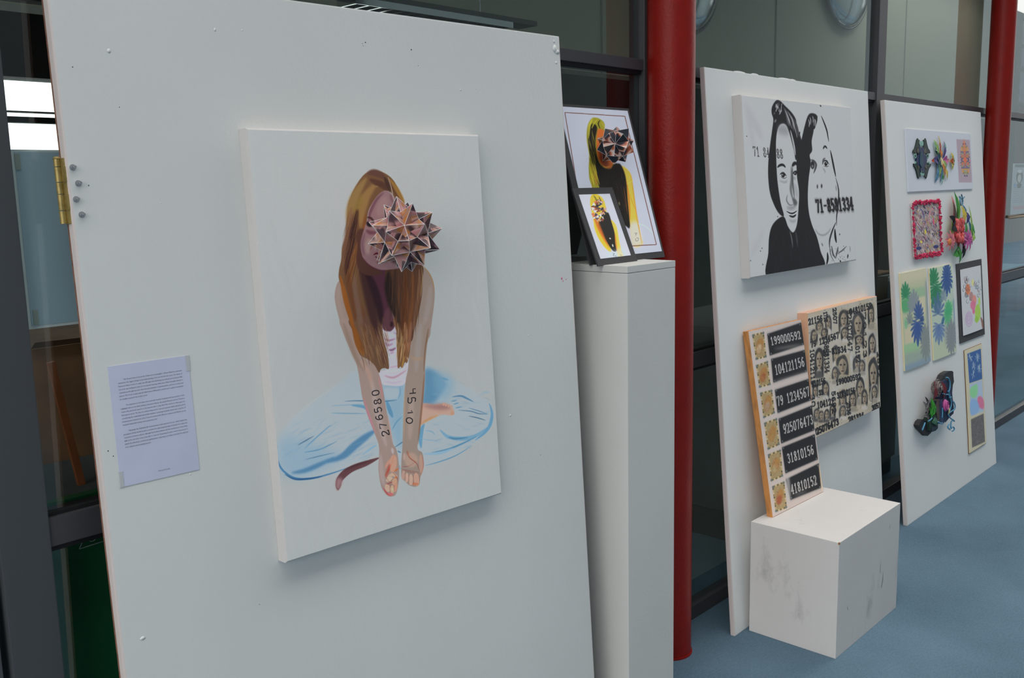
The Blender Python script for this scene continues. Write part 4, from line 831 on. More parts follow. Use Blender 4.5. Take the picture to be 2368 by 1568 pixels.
rows = [((165, 352, 235, 335, 255, 490, 192, 505), (257, 350, 462, 282, 482, 412, 275, 478), '199000592', (272, 372), (456, 332)),
        ((192, 535, 262, 510, 283, 655, 215, 672), (283, 500, 490, 445, 503, 575, 300, 640), '104121156', (302, 540), (482, 486)),
        ((220, 700, 292, 682, 312, 825, 245, 855), (310, 685, 516, 618, 532, 745, 330, 822), '79 1234567', (318, 728), (517, 664)),
        ((248, 880, 325, 852, 345, 1015, 275, 1045), (336, 858, 538, 778, 556, 925, 355, 1005), '925076473', (360, 895), (542, 832)),
        ((275, 1070, 352, 1040, 370, 1205, 298, 1235), (360, 1030, 558, 950, 580, 1100, 385, 1185), '31810156', (388, 1072), (550, 1012)),
        ((305, 1262, 378, 1232, 398, 1395, 330, 1420), (388, 1222, 588, 1125, 605, 1270, 418, 1345), '41810152', (415, 1258), (572, 1195))]
for i, (st, bp, num, n0, n1) in enumerate(rows):
    P4 = [(st[0], st[1]), (st[2], st[3]), (st[4], st[5]), (st[6], st[7])]
    A.P(P4, (142, 126, 92), .6, 1, False)
    cx, cy = sum(p[0] for p in P4)/4, sum(p[1] for p in P4)/4
    for k in range(46):
        t = k/46*4; a = P4[int(t) % 4]; b = P4[(int(t)+1) % 4]; f = t-int(t); x = a[0]+(b[0]-a[0])*f; y = a[1]+(b[1]-a[1])*f
        x += (cx-x)*.1; y += (cy-y)*.07
        A.E((x, y), 4.5, 6, [(166, 150, 104), (74, 72, 54), (124, 104, 60), (170, 162, 138)][k % 4], .3, .9)
    for a in P4: A.E((a[0]+(cx-a[0])*.12, a[1]+(cy-a[1])*.09), 7, 9, (84, 96, 96), .5, .9)
    for (dx, dy, rx, ry, c, al) in ((0, 0, 22, 48, (144, 104, 64), .85), (6, -20, 15, 24, (150, 112, 62), .8), (-4, 18, 16, 26, [(168, 148, 120), (140, 92, 58), (146, 126, 104), (150, 118, 70), (152, 142, 108), (136, 72, 50)][i], .85), (4, 4, 9, 14, [(172, 154, 128), (134, 74, 46), (146, 132, 118), (136, 110, 66), (152, 112, 74), (136, 74, 56)][i], .8)):
        A.E((cx+dx, cy+dy), rx, ry, c, 1.6, al, .15)
    for k in range(60):
        f1_, f2_ = A.rng.random(), A.rng.random(); x = cx+(f1_-.5)*54; y = cy+(f2_-.5)*130
        A.S([(x, y), (x+5, y+A.rng.normal(0, 7))], 3, [(176, 156, 110), (96, 70, 44), (160, 110, 60), (120, 100, 70)][k % 4], .4, .5)
    A.S([P4[0], P4[1]], 2.5, (176, 174, 170), .3, .8, False); A.S([P4[3], P4[2]], 2.5, (190, 188, 184), .3, .8, False)
    B4 = [(bp[0], bp[1]), (bp[2], bp[3]), (bp[4], bp[5]), (bp[6], bp[7])]
    A.P([(B4[0][0]-3, B4[0][1]-3), (B4[1][0]+2, B4[1][1]-3), (B4[2][0]+3, B4[2][1]+3), (B4[3][0]-2, B4[3][1]+3)], (96, 98, 100), 2.2, .55, False)
    A.P(B4, (34, 35, 37), .9, 1, False)
    for a in B4: A.E((a[0]+(sum(p[0] for p in B4)/4-a[0])*.08, a[1]+(sum(p[1] for p in B4)/4-a[1])*.12), 4, 4, (104, 116, 122), .5, .9)
    hv = (9, 54 if i else 44)
    A.D(num, n0, n1, hv, 5, (168, 168, 167), .28, .4, .95)
A.S([(300, 440), (400, 425), (470, 415)], 14, (150, 148, 148), 2.5, .6); A.S([(310, 632), (400, 610), (500, 575)], 12, (160, 156, 156), 2.5, .7); A.S([(440, 1320), (520, 1290)], 12, (130, 132, 134), 3, .6)
A.P([(388, 1225), (410, 1215), (420, 1340), (400, 1350)], (160, 160, 160), 3, .7)
A.P([(585, 1130), (600, 1140), (618, 1290), (606, 1280)], (190, 172, 140), 2, .8, False)
M_art3 = A.material('stencilled_panel', .50, .55, .2, 200)
np_ = empty('number_panel', 'wooden panel of six black number plates beside gold stamps, standing on the white box', 'panel', (3.016, 1.563, .4135), (-.166, 0, -.027))
picture('panel', M_art3, M_wood, .386, .676, .022, np_, bevel=.0015)

# ------------------------------------------------------------------ collage block
CE = lambda p: (1830+p[0]/4.614, 680+p[1]/4.609)
KQ = [(1866.6, 722), (2029, 686), (2035, 945), (1880, 1013)]
A = Art(1200, 880, KQ, (164, 160, 148), CE); rg = A.rng
for i in range(90):
    x, y = 160+rg.random()*780, 60+rg.random()*1400; c = [(174, 170, 160), (166, 152, 126), (176, 176, 172), (150, 142, 124)][rg.integers(4)]
    A.P([(x, y), (x+60+rg.random()*70, y-12), (x+60+rg.random()*70, y+60+rg.random()*70), (x-5, y+90)], c, 3, .45, False)
KK = (24, 24, 27)
def face(x, y, w, h, style=0):
    j = lambda a: a+rg.normal(0, w*.07); side = rg.integers(3); dk = (38+rg.integers(30),)*3
    A.P([(x-w*.8, y-h*.62), (x+w*.8, y-h*.68), (x+w*.85, y+h*.8), (x-w*.8, y+h*.88)], [(170, 166, 156), (158, 146, 122), (148, 146, 142)][rg.integers(3)], 1.5, .75, False)
    A.P([(j(x), y-h*.60), (j(x-w*.6), y-h*.35), (j(x-w*.7), y+h*.2), (j(x-w*.62), y+h*(.5+.4*(side != 1))), (x-w*.3, y+h*.5), (x+w*.3, y+h*.5), (j(x+w*.6), y+h*(.5+.4*(side != 2))), (j(x+w*.72), y-h*.1), (j(x+w*.45), y-h*.5)], dk, .8, .95)
    A.P([(x, y-h*.40), (j(x-w*.42), y-h*.15), (x-w*.36, y+h*.28), (x, y+h*.52), (x+w*.36, y+h*.28), (j(x+w*.42), y-h*.12)], (150, 138, 118), .8, .97)
    A.P([(x+w*.05, y-h*.3), (x+w*.42, y-h*.1), (x+w*.3, y+h*.35), (x+w*.1, y+h*.5)], (104, 94, 82), 2, .6)
    A.S([(x-w*.32, y-h*.05), (x-w*.06, y-h*.04)], h*.09, (36, 32, 32), .5, .95); A.S([(x+w*.08, y-h*.04), (x+w*.34, y-h*.06)], h*.09, (36, 32, 32), .5, .95)
    A.S([(x, y), (x+w*.07, y+h*.17), (x-w*.02, y+h*.18)], h*.04, (80, 68, 60), .4, .9); A.S([(x-w*.17, y+h*.31), (x+w*.17, y+h*.30)], h*.07, (56, 36, 36), .4, .9)
    A.P([(x-w*.5, y+h*.62), (x+w*.5, y+h*.6), (x+w*.6, y+h*.9), (x-w*.6, y+h*.92)], [(60, 58, 60), (130, 124, 112), (176, 172, 166)][rg.integers(3)], 1, .8)
    for q in range(10):
        t = rg.random(); sx_ = (-1, 1)[rg.integers(2)]; A.S([(x+sx_*w*.35*t, y-h*.55), (x+sx_*w*.6, y-h*.1), (x+sx_*w*(.5+.2*t), y+h*.5)], 3, [(96, 92, 88), (20, 20, 24)][rg.integers(2)], .3, .6)
for f in ((240, 440, 55, 110), (300, 340, 60, 90), (395, 300, 50, 130), (350, 410, 50, 80), (560, 270, 75, 170), (570, 420, 60, 110), (715, 330, 85, 230), (725, 500, 70, 90), (855, 220, 48, 180), (862, 545, 60, 190), (295, 700, 70, 210), (470, 640, 50, 150), (545, 770, 95, 190), (465, 850, 50, 120), (700, 740, 60, 120), (750, 780, 50, 110), (870, 870, 75, 300), (255, 1030, 45, 110), (365, 1010, 50, 130), (545, 1120, 60, 160), (730, 1010, 65, 190), (650, 1130, 60, 140), (775, 1110, 50, 140), (270, 1270, 45, 90), (320, 1290, 45, 80), (375, 1280, 45, 90), (435, 1240, 45, 110), (545, 1250, 55, 100), (880, 1060, 45, 120)):
    face(*f)
def num(t, a, b, h, w=11, c=KK): A.D(t, a, b, h, w, c, .22, .5, .95)
num('21156', (175, 262), (330, 222), (4, 62)); num('79 1234567', (200, 508), (505, 410), (5, 62)); num('85-81334', (330, 600), (585, 560), (5, 62)); num('04810152', (620, 165), (860, 100), (5, 60)); num('199000592', (470, 925), (735, 860), (5, 52))
num('810156', (215, 935), (360, 895), (5, 58)); num('104121', (270, 1155), (450, 1110), (5, 62)); num('925076473', (232, 1440), (498, 1325), (6, 62), 13); num('281334', (600, 1320), (765, 1270), (5, 56), 12); num('3051', (848, 1205), (942, 1165), (4, 54)); num('31810156', (480, 1060), (675, 1005), (5, 58)); num('33', (290, 1030), (330, 1020), (4, 50))
def vnum(t, x, y0, y1, wd): A.D(t, (x, y0), (x+8, y1), (-wd, 8), 10, KK, .18, .5, .95)
vnum('58581334', 395, 500, 840, 46); vnum('10412115', 240, 580, 960, 40); vnum('92507647', 640, 160, 620, 42); vnum('79123', 795, 190, 700, 34); vnum('2507', 478, 140, 320, 34); vnum('5692', 465, 1030, 1270, 36); vnum('0152', 725, 560, 740, 40); vnum('30', 245, 1060, 1200, 38); vnum('1710', 378, 180, 290, 34); vnum('2536', 620, 1150, 1290, 34); vnum('2592', 940, 620, 900, 26)
for k in range(420):
    x, y = 160+rg.random()*780, 60+rg.random()*1400; t = rg.random()*PI; L = 8+rg.random()*26
    A.S([(x, y), (x+L*math.cos(t), y+L*math.sin(t))], 3+rg.random()*5, [(40, 38, 40), (176, 172, 160), (150, 128, 92), (30, 30, 34), (120, 112, 100)][rg.integers(5)], .4, .45)
M_art4 = A.material('collage_front', .50, .45, .15, 150)
q = [B2.px(*p, .042) for p in KQ]; kw = ((q[1][0]-q[0][0])+(q[2][0]-q[3][0]))/2; kh = ((q[0][1]-q[3][1])+(q[1][1]-q[2][1]))/2
ko = empty('collage_block', 'wooden block collaged with small portraits and black numbers, fixed low on the second board', 'artwork', B2.p((q[0][0]+q[3][0])/2, (q[3][1]+q[2][1])/2, .0425), B2.rot)
picture('collage', M_art4, M_pinkwood, kw, kh, .042, ko, bevel=.002)

# ------------------------------------------------------------------ small pieces on the third board
CF = lambda p: (2030+p[0]/3.565, 200+p[1]/3.565)
CG = lambda p: (2030+p[0]/3.136, 590+p[1]/3.136)
CH = lambda p: (2090+p[0]/9.8, 290+p[1]/9.8)
CS = lambda p: (2095+p[0]/8.708, 840+p[1]/8.711)
def rect3(Q, t):
    q = [B3.px(*p, t) for p in Q]; w = ((q[1][0]-q[0][0])+(q[2][0]-q[3][0]))/2; h = ((q[0][1]-q[3][1])+(q[1][1]-q[2][1]))/2
    return (q[0][0]+q[3][0])/2, (q[3][1]+q[2][1])/2, w, h
WC = [(2094, 297.3), (2245, 310), (2249.6, 437.9), (2100.7, 442)]
A = Art(900, 340, WC, (166, 173, 182), CH); rg = A.rng
A.P([(1190, 315), (1495, 335), (1540, 1305), (1240, 1300)], (146, 132, 144), .5, 1, False)
def bloom(cx, cy, rx, ry, cols, n, a=.9, tilt=.0):
    for i in range(n):
        t = rg.random()*PI/2; q = rg.random()**.7; x, y = rx*q*math.cos(t), ry*q*math.sin(t); c = cols[rg.integers(len(cols))]; s1, s2, ro = 8+rg.random()*16, 12+rg.random()*26, rg.random()*PI
        for sx_ in (-1, 1):
            for sy_ in (-1, 1): A.E((cx+sx_*x+tilt*sy_*y, cy+sy_*y), s1, s2, c, .3, a, ro*sx_*sy_)
bloom(1385, 790, 105, 380, [(92, 74, 96), (176, 84, 60), (180, 130, 60), (84, 80, 130), (130, 140, 90), (70, 62, 90)], 50, .85, .04)
A.P([(1350, 350), (1375, 350), (1400, 500), (1405, 900), (1370, 900), (1345, 500)], (190, 100, 60), 1.5, .7)
A.E((1235, 800), 12, 16, (176, 84, 110)); A.E((1505, 815), 12, 16, (176, 84, 130))
M_art5 = A.material('white_card_print', .50, .5)
u, v, w, h = rect3(WC, .006)
wc = empty('mounted_card', 'wide white card with three kaleidoscopic figures at the top of the farthest board', 'artwork', B3.p(u, v, .0065), B3.rot)
picture('card', M_art5, M_paper, w, h, .006, wc)
def leaf(parent, name, b, c, L, Wd, ang, t, m, fold=.3, f=None, lift=.006):
    """A creased leaf shape; c = centre in the sketch, L/Wd in metres, ang = direction on the board."""
    cu, cv = b.px(*(f(c) if f else c), t); m_ = MB(); d = Vector((math.cos(ang), 0, math.sin(ang))); n = Vector((-math.sin(ang), 0, math.cos(ang)))
    o = Vector((cu, -t, cv)); up = Vector((0, -1, 0)); prof = [(0, .0), (.2, .7), (.5, 1), (.8, .6), (1, 0)]
    mid = [o+d*(s-.5)*L+up*(lift*(math.sin(PI*s))) for s, _ in prof]; Lf = [mid[i]+n*Wd/2*prof[i][1]+up*fold*Wd/2*prof[i][1] for i in range(5)]; Rt = [mid[i]-n*Wd/2*prof[i][1]+up*fold*Wd/2*prof[i][1] for i in range(5)]
    V = lambda p: m_.bm.verts.new(p)
    vm = [V(p) for p in mid]
    vl = [vm[0]]+[V(p) for p in Lf[1:4]]+[vm[4]]; vr = [vm[0]]+[V(p) for p in Rt[1:4]]+[vm[4]]
    for i in range(4):
        for s_ in (vl, vr):
            fs = [vm[i], vm[i+1], s_[i+1], s_[i]]; fs = [x for k, x in enumerate(fs) if x not in fs[:k]]
            if len(fs) > 2: m_.bm.faces.new(fs)
    o2 = m_.build(name, m, parent)
    sm = o2.modifiers.new('thick', 'SOLIDIFY'); sm.thickness = .0012
    return o2
def cm(r, g, b, rough=.55): return mat('colour', C(r, g, b, 1.0), rough, var=.25, vscale=40)
# the two cut-paper figures raised on the card
cutm = {k: cm(*v) for k, v in dict(navy=(22, 44, 92), teal=(22, 74, 96), dgreen=(26, 48, 42), mint=(140, 190, 176), brown=(90, 86, 72), yellow=(222, 200, 90), red=(190, 84, 64), orange=(224, 140, 70), lime=(160, 196, 100), violet=(84, 76, 138), cream=(226, 210, 150), magenta=(200, 90, 160), green=(70, 150, 70), sky=(84, 140, 172), pink=(226, 130, 140), black=(36, 34, 38), dred=(120, 40, 48)).items()}
def prismpx(name, parent, b, pts, t0, t1, m, f=None, base=None):
    q = [b.px(*(f(p) if f else p), t1) for p in pts]; o = MB().prism(q, -t1, -t0).build(name, m, parent); return o
f1 = empty('paper_cutout', 'dark blue and green symmetrical paper cutout, leftmost figure on the white card', 'artwork', B3.B, B3.rot, 'paper cutouts on the white card')
T5 = .0065
def sym(parent, name, pts, t, th, m, cx, f, cy=None):
    prismpx(name, parent, B3, pts, t, t+th, m, f)
prismpx('blue_core', f1, B3, [(350, 500), (460, 500), (455, 640), (520, 720), (530, 800), (500, 900), (470, 940), (475, 1070), (440, 1090), (385, 1070), (375, 930), (320, 900), (290, 790), (310, 690), (350, 640)], T5, T5+.008, cutm['navy'], CH)
prismpx('teal_core', f1, B3, [(385, 600), (430, 600), (450, 780), (450, 900), (410, 960), (370, 880), (370, 740)], T5+.008, T5+.011, cutm['teal'], CH)
for s_ in (-1, 1):
    for k, (a, bq) in enumerate((((300, 440), 1), ((300, 1040), -1))):
        cx = 408+(k*18); X = lambda x: cx+s_*(x)
        y = a[1]+(15 if k else 0)
        prismpx('green_frond', f1, B3, [(X(45), y-110*bq), (X(100), y-125*bq), (X(125), y-10*bq), (X(150), y+80*bq), (X(185), y+130*bq), (X(195), y+190*bq), (X(165), y+175*bq), (X(120), y+215*bq), (X(70), y+180*bq), (X(40), y+60*bq), (X(60), y-30*bq)], T5, T5+.006, cutm['dgreen'], CH)
        prismpx('mint_curl', f1, B3, [(X(20)+6*math.cos(t)+18*math.cos(t), y-30*bq+60*math.sin(t)) for t in np.arange(0, 2*PI, PI/4)], T5+.006, T5+.008, cutm['mint'], CH)
        prismpx('mint_curl', f1, B3, [(X(140)+28*math.cos(t), (690 if k == 0 else 870)+60*math.sin(t)) for t in np.arange(0, 2*PI, PI/4)], T5+.003, T5+.006, cutm['mint'], CH)
        prismpx('dark_eye', f1, B3, [(X(138)+11*math.cos(t), (690 if k == 0 else 870)+26*math.sin(t)) for t in np.arange(0, 2*PI, PI/3)], T5+.006, T5+.008, cutm['dgreen'], CH)
        prismpx('brown_patch', f1, B3, [(X(50), y+110*bq), (X(90), y+60*bq), (X(110), y+150*bq), (X(60), y+220*bq)], T5+.006, T5+.0075, cutm['brown'], CH)
        prismpx('tip', f1, B3, [(X(75), y-120*bq), (X(95), y-130*bq), (X(85), y-150*bq)], T5, T5+.005, cutm['dgreen'], CH)
f2 = empty('paper_cutout', 'multicoloured star-shaped paper cutout in the middle of the white card', 'artwork', B3.B, B3.rot, 'paper cutouts on the white card')
for c, L, Wd, an, m in (((800, 480), .10, .018, 1.55, 'red'), ((790, 360), .05, .010, 1.57, 'yellow'), ((730, 540), .10, .03, 2.05, 'lime'), ((695, 480), .05, .022, 1.9, 'mint'), ((900, 560), .09, .03, 1.2, 'violet'), ((915, 490), .05, .02, 1.3, 'mint'), ((820, 640), .05, .03, 1.5, 'orange'), ((760, 740), .09, .04, 2.2, 'teal'), ((720, 790), .07, .04, 3.0, 'violet'), ((770, 880), .10, .04, 1.2, 'teal'), ((740, 1060), .11, .034, 1.1, 'sky'), ((790, 980), .08, .03, 1.4, 'lime'), ((880, 980), .09, .03, -1.0, 'orange'), ((940, 1090), .07, .028, -1.0, 'yellow'), ((840, 1080), .09, .02, 1.3, 'sky'), ((860, 1150), .05, .02, 1.6, 'green'), ((845, 1260), .04, .012, 1.6, 'mint'), ((820, 800), .055, .05, 1.0, 'cream'), ((930, 790), .06, .045, 0, 'magenta'), ((980, 800), .03, .02, 0, 'pink'), ((650, 800), .03, .02, 0, 'red'), ((905, 900), .06, .03, -.9, 'lime')):
    leaf(f2, 'petal', B3, c, L*1.05, Wd*1.0, an, T5+.004, cutm[m], .2, CH)
f3 = empty('paper_cutout', 'smallest diamond-shaped paper cutout, yellow and green, on the white card', 'artwork', B3.B, B3.rot, 'paper cutouts on the white card')
for c, L, Wd, an, m in (((1085, 800), .085, .035, 1.57, 'green'), ((1085, 810), .07, .03, 0, 'orange'), ((1080, 700), .04, .025, 1.57, 'yellow'), ((1082, 920), .04, .02, 1.57, 'yellow'), ((1085, 805), .03, .02, 0, 'red')):
    leaf(f3, 'petal', B3, c, L*1.0, Wd*1.0, an, T5+.004+.001*len(f3.children), cutm[m], .2, CH)

# textile square with a pink fringe
TQ = [(2110, 468.7), (2173, 466), (2173.6, 588.5), (2112.7, 592.7)]
A = Art(420, 420, TQ, (138, 128, 128), CF); rg = A.rng
for i in range(420):
    x, y = 285+rg.random()*225, 960+rg.random()*430; c = [(112, 82, 92), (60, 62, 100), (172, 162, 160), (176, 170, 166), (140, 74, 88), (150, 140, 74), (46, 46, 62), (120, 128, 142)][rg.integers(8)]
    t = rg.random()*PI; A.S([(x, y), (x+14*math.cos(t)+6, y+14*math.sin(t)), (x+8, y+26)], 4+rg.random()*4, c, .3, .85)
A.S([(345, 1030), (360, 1015), (378, 1060), (380, 1100)], 9, (70, 76, 120), .3, .9); A.S([(420, 1130), (430, 1040), (455, 1010), (460, 1060)], 9, (176, 120, 130), .3, .9); A.S([(455, 1090), (460, 1150)], 16, (180, 80, 110), .5, .9)
for q in ((330, 1330), (470, 1330)): A.E(q, 22, 14, (50, 56, 100), .6)
A.S([(345, 1270), (355, 1290)], 18, (190, 176, 80), .5); A.S([(385, 1180), (390, 1220)], 16, (180, 170, 70), .5)
M_art6 = A.material('stitched_textile', .50, .85, .6, 120)
u, v, w, h = rect3(TQ, .008)
tx = empty('textile_square', 'stitched fabric square with a bright pink fringe on the farthest board', 'textile', B3.p(u, v, .009), B3.rot)
picture('fabric', M_art6, M_canvas, w, h, .007, tx)
M_fr = mat('pink_yarn', C(228, 62, 108), .8, var=.5, vscale=60, vcol=C(150, 34, 60)); r = random.Random(4); fr_ = MB()
for k in range(420):
    t = r.random()*4; s_ = int(t); f = t-s_
    p = ((f*w, 0), (w, f*h), (f*w, h), (0, f*h))[s_]
    if s_ == 3 and r.random() < .5: continue
    q = Vector((p[0]+r.uniform(-.008, .008), -.001, p[1]+r.uniform(-.008, .008))); dd = Vector((r.uniform(-.007, .007), -r.uniform(.002, .009), r.uniform(-.007, .007)))
    fr_.cyl(q, q+dd, .0055, .003, n=5)
o = fr_.build('pink_fringe', M_fr, tx); o['kind'] = 'stuff'

# bouquet relief
bq_ = empty('flower_relief', 'bunch of colourful paper petals and leaves, right of the pink-fringed textile', 'artwork', B3.B, B3.rot)
r = random.Random(9)
for c, L, Wd, an, m, t in (((640, 1000), .20, .045, 1.7, 'green', .012), ((612, 1010), .16, .035, 1.6, 'pink', .010), ((625, 1060), .18, .03, 1.7, 'brown', .016), ((655, 1020), .16, .03, 1.45, 'lime', .014), ((605, 1105), .08, .05, 2.4, 'black', .018), ((622, 1150), .09, .06, .4, 'black', .02), ((600, 1165), .10, .05, 1.2, 'lime', .012), ((690, 1060), .12, .06, 1.6, 'yellow', .018), ((705, 1030), .09, .03, 1.9, 'sky', .012), ((724, 1082), .08, .05, 1.7, 'violet', .018),
                           ((757, 1120), .20, .022, 1.6, 'lime', .014), ((768, 1200), .14, .04, 1.4, 'green', .012), ((775, 1235), .08, .04, 1.0, 'lime', .02), ((745, 1160), .12, .03, 1.8, 'sky', .01), ((715, 1170), .09, .03, 1.3, 'green', .016), ((648, 1270), .12, .04, 1.5, 'dred', .016), ((690, 1300), .12, .04, 1.5, 'dgreen', .012), ((640, 1360), .09, .06, .5, 'green', .014), ((662, 1380), .12, .035, 1.7, 'green', .018), ((695, 1350), .10, .04, 1.5, 'black', .010), ((700, 1280), .1, .03, 1.7, 'dred', .018)):
    leaf(bq_, 'paper_leaf', B3, c, L*.85, Wd, an, t, cutm[m], .35, CF)
for (cx, cy, n, L, m, t) in ((595, 1272, 9, .072, 'pink', .022), (737, 1262, 9, .085, 'magenta', .022)):
    for k in range(n):
        a = 2*PI*k/n+.2; leaf(bq_, 'petal', B3, (cx+30*math.cos(a)*.7, cy-32*math.sin(a)), L, .026, a, t, cutm[m], .3, CF)
cu, cv = B3.px(*CF((593, 1280)), .03); MB().ball((cu, -.028, cv), .02, (1, .5, 1), 2).build('flower_centre', cutm['orange'], bq_)
rf = MB()
for k in range(60):
    x, y = 665+r.uniform(-30, 30), 1190+r.uniform(-80, 80); cu, cv = B3.px(*CF((x, y)), .02); rf.ball((cu, -.014-r.random()*.022, cv), .014+r.random()*.008, (1, .5, 1.2), 1)
o = rf.build('ruffled_petals', cm(214, 84, 84), bq_); o['kind'] = 'stuff'
ring = []
for k in range(13):
    a = 2*PI*k/12; cu, cv = B3.px(*CF((688+11*math.cos(a), 950+32*math.sin(a))), .014); ring.append((cu, -.014, cv))
MB().tube(ring, .004, 6).build('blue_curl', cutm['sky'], bq_); ring2 = []
for k, (x, y) in enumerate(((670, 905), (680, 925), (690, 890), (700, 925), (715, 910))): cu, cv = B3.px(*CF((x, y)), .012); ring2.append((cu, -.012, cv))
MB().tube(ring2, .003, 6).build('blue_curl', cutm['sky'], bq_)

# stencilled leaf prints
LQ = [(2081, 630.8), (2143, 621), (2148.6, 838.7), (2090.6, 856)]; MQ = [(2148.6, 619.7), (2201.6, 611.4), (2211, 814.8), (2157.5, 833)]
def palm(A, cx, cy, L, c, n=7, a=.9, up=True, bl=.5):
    for k in range(n+4):
        t = (PI/2 if up else -PI/2)+(k-(n+3)/2)*(PI*1.25/(n+4)); q = math.cos(k-(n+3)/2) if 0 else 1-.5*abs(k-(n+3)/2)/((n+3)/2)
        e = (cx+L*.48*math.cos(t)*q, cy-L*math.sin(t)*q); A.S([(cx, cy), ((cx*.4+e[0]*.6), (cy*.4+e[1]*.6)), e], L*.10*q+4, c, bl, a)
        for z in (.45, .65): A.S([(cx+(e[0]-cx)*z, cy+(e[1]-cy)*z), (cx+(e[0]-cx)*(z+.2)+L*.05, cy+(e[1]-cy)*(z+.15)-3)], L*.05, c, bl, a)
A = Art(500, 680, LQ, (160, 166, 140), CG)
A.P([(160, 128), (355, 97), (360, 180), (165, 210)], (176, 174, 150), 4, .9, False); A.P([(230, 250), (340, 235), (345, 310), (240, 320)], (130, 160, 130), 2, .9, False); A.P([(285, 320), (340, 310), (345, 440), (290, 450)], (176, 174, 148), 1, .9, False); A.P([(190, 540), (255, 520), (265, 640), (195, 650)], (176, 172, 146), 1, .9, False)
A.P([(180, 655), (290, 630), (290, 700), (186, 720)], (130, 168, 130), 1.5, .9, False); A.P([(186, 715), (372, 680), (372, 750), (188, 790)], (128, 148, 138), 3, .9, False); A.P([(188, 790), (372, 742), (372, 785), (190, 836)], (110, 132, 150), 2.5, .9, False); A.P([(345, 200), (362, 200), (370, 640), (352, 640)], (110, 124, 136), 4, .8, False)
palm(A, 197, 310, 120, (44, 116, 80), 7); A.P([(172, 330), (240, 320), (235, 400), (180, 420)], (60, 140, 92), 2, .8); palm(A, 255, 410, 160, (118, 128, 134), 9, .95); palm(A, 290, 470, 130, (52, 78, 126), 7, .9); palm(A, 280, 500, 170, (48, 74, 128), 7, .9, False); palm(A, 225, 500, 90, (96, 110, 116), 5, .6); palm(A, 335, 640, 130, (112, 122, 122), 7, .95); palm(A, 335, 640, 140, (112, 122, 122), 7, .9, False); A.S([(195, 460), (200, 540)], 22, (92, 160, 120), 2, .7); A.S([(300, 480), (330, 480)], 40, (42, 66, 112), 1.5, .9)
M_art7 = A.material('leaf_stencil_print', .50, .6)
A = Art(460, 680, MQ, (156, 172, 158), CG)
A.P([(372, 93), (538, 67), (545, 200), (380, 230)], (168, 180, 160), 3, .8, False); A.P([(480, 340), (540, 335), (545, 400), (485, 410)], (110, 168, 126), 2, .9, False); A.P([(395, 600), (560, 580), (568, 705), (400, 762)], (158, 170, 148), 3, .8, False); A.P([(540, 320), (552, 320), (568, 640), (556, 640)], (100, 126, 150), 3, .8, False); A.P([(470, 500), (560, 480), (565, 640), (480, 650)], (124, 134, 136), 5, .7, False)
palm(A, 400, 200, 130, (38, 110, 74), 7); palm(A, 415, 220, 190, (38, 108, 76), 7, .9, False); palm(A, 495, 150, 110, (42, 72, 122), 7); palm(A, 495, 150, 150, (42, 72, 122), 7, .95, False); palm(A, 505, 420, 100, (60, 146, 98), 7, .8); palm(A, 500, 400, 120, (60, 146, 98), 7, .7, False); palm(A, 430, 420, 160, (74, 98, 134), 5, .75); palm(A, 435, 500, 150, (78, 104, 146), 7, .75, False); palm(A, 470, 320, 90, (112, 130, 140), 5, .8); palm(A, 525, 600, 140, (112, 120, 124), 7, .95); palm(A, 525, 600, 130, (112, 120, 124), 7, .95, False); A.S([(470, 440), (460, 500)], 20, (40, 84, 120), 1, .8)
M_art8 = A.material('leaf_stencil_print_tall', .50, .6)
M_yel = mat('yellowed_edge', C(226, 214, 170), .6)
for Q, m, lab in ((LQ, M_art7, 'pale green stencil print with grey and blue leaves, left one of the pair'), (MQ, M_art8, 'stencil print topped by a green and a blue leaf, right one of the pair')):
    u, v, w, h = rect3(Q, .004)
    tag(picture('stencil_print', m, M_yel, w, h, .006, loc=B3.p(u, v, .0065), rot=B3.rot, nx=8, bend=-.002), lab, 'print', 'stencil prints on the farthest board')
# framed doodle
FQ = [(2211.8, 609.8), (2269.8, 599.6), (2277, 774), (2220.4, 794)]; IQ = [(2219.7, 622.8), (2267, 614.9), (2271.4, 761.2), (2225, 775.9)]
A = Art(460, 460, IQ, (172, 176, 180), CG); rg = A.rng
for c, rx, ry, col in (((645, 250), 17, 42, (206, 108, 66)), ((680, 200), 9, 26, (190, 188, 120)), ((668, 300), 14, 34, (150, 110, 110)), ((690, 330), 16, 40, (196, 120, 110)), ((680, 365), 20, 34, (190, 100, 130)), ((684, 408), 10, 22, (196, 90, 130)), ((715, 420), 22, 62, (142, 180, 66)), ((705, 470), 14, 24, (130, 172, 60)), ((728, 340), 9, 30, (150, 186, 80)), ((650, 465), 22, 54, (170, 164, 178))):
    A.E(c, rx, ry, col, .6, .9)
for c, rx, ry in (((650, 465), 24, 54), ((650, 460), 16, 38), ((648, 458), 8, 20)): A.S([(c[0]+rx*math.cos(t), c[1]+ry*math.sin(t)) for t in np.arange(0, 2*PI+.1, PI/6)], 3, (160, 120, 170), .3, .8, False)
for k in range(40):
    t = rg.random()*2*PI; a = ((640, 190), (640, 230), (705, 200), (725, 250), (665, 300), (640, 300))[rg.integers(6)]; q = (a[0]+rg.normal(0, 9), a[1]+rg.normal(0, 22)); rr_ = 4+rg.random()*5
    A.S([(q[0]+rr_*math.cos(s_), q[1]+rr_*1.8*math.sin(s_)) for s_ in np.arange(0, 5.5, .7)], 2.6, [(60, 56, 64), (70, 90, 110), (96, 60, 56)][rg.integers(3)], .2, .9)
A.P([(735, 455), (755, 480), (762, 535), (748, 535), (742, 500)], (120, 88, 74), .6)
M_art9 = A.material('doodle_drawing', .50, .5)
u, v, w, h = rect3(FQ, .005)
fo = empty('mounted_drawing', 'coloured doodle drawing on a black mount, right side of the farthest board', 'drawing', B3.p(u, v, .0055), B3.rot)
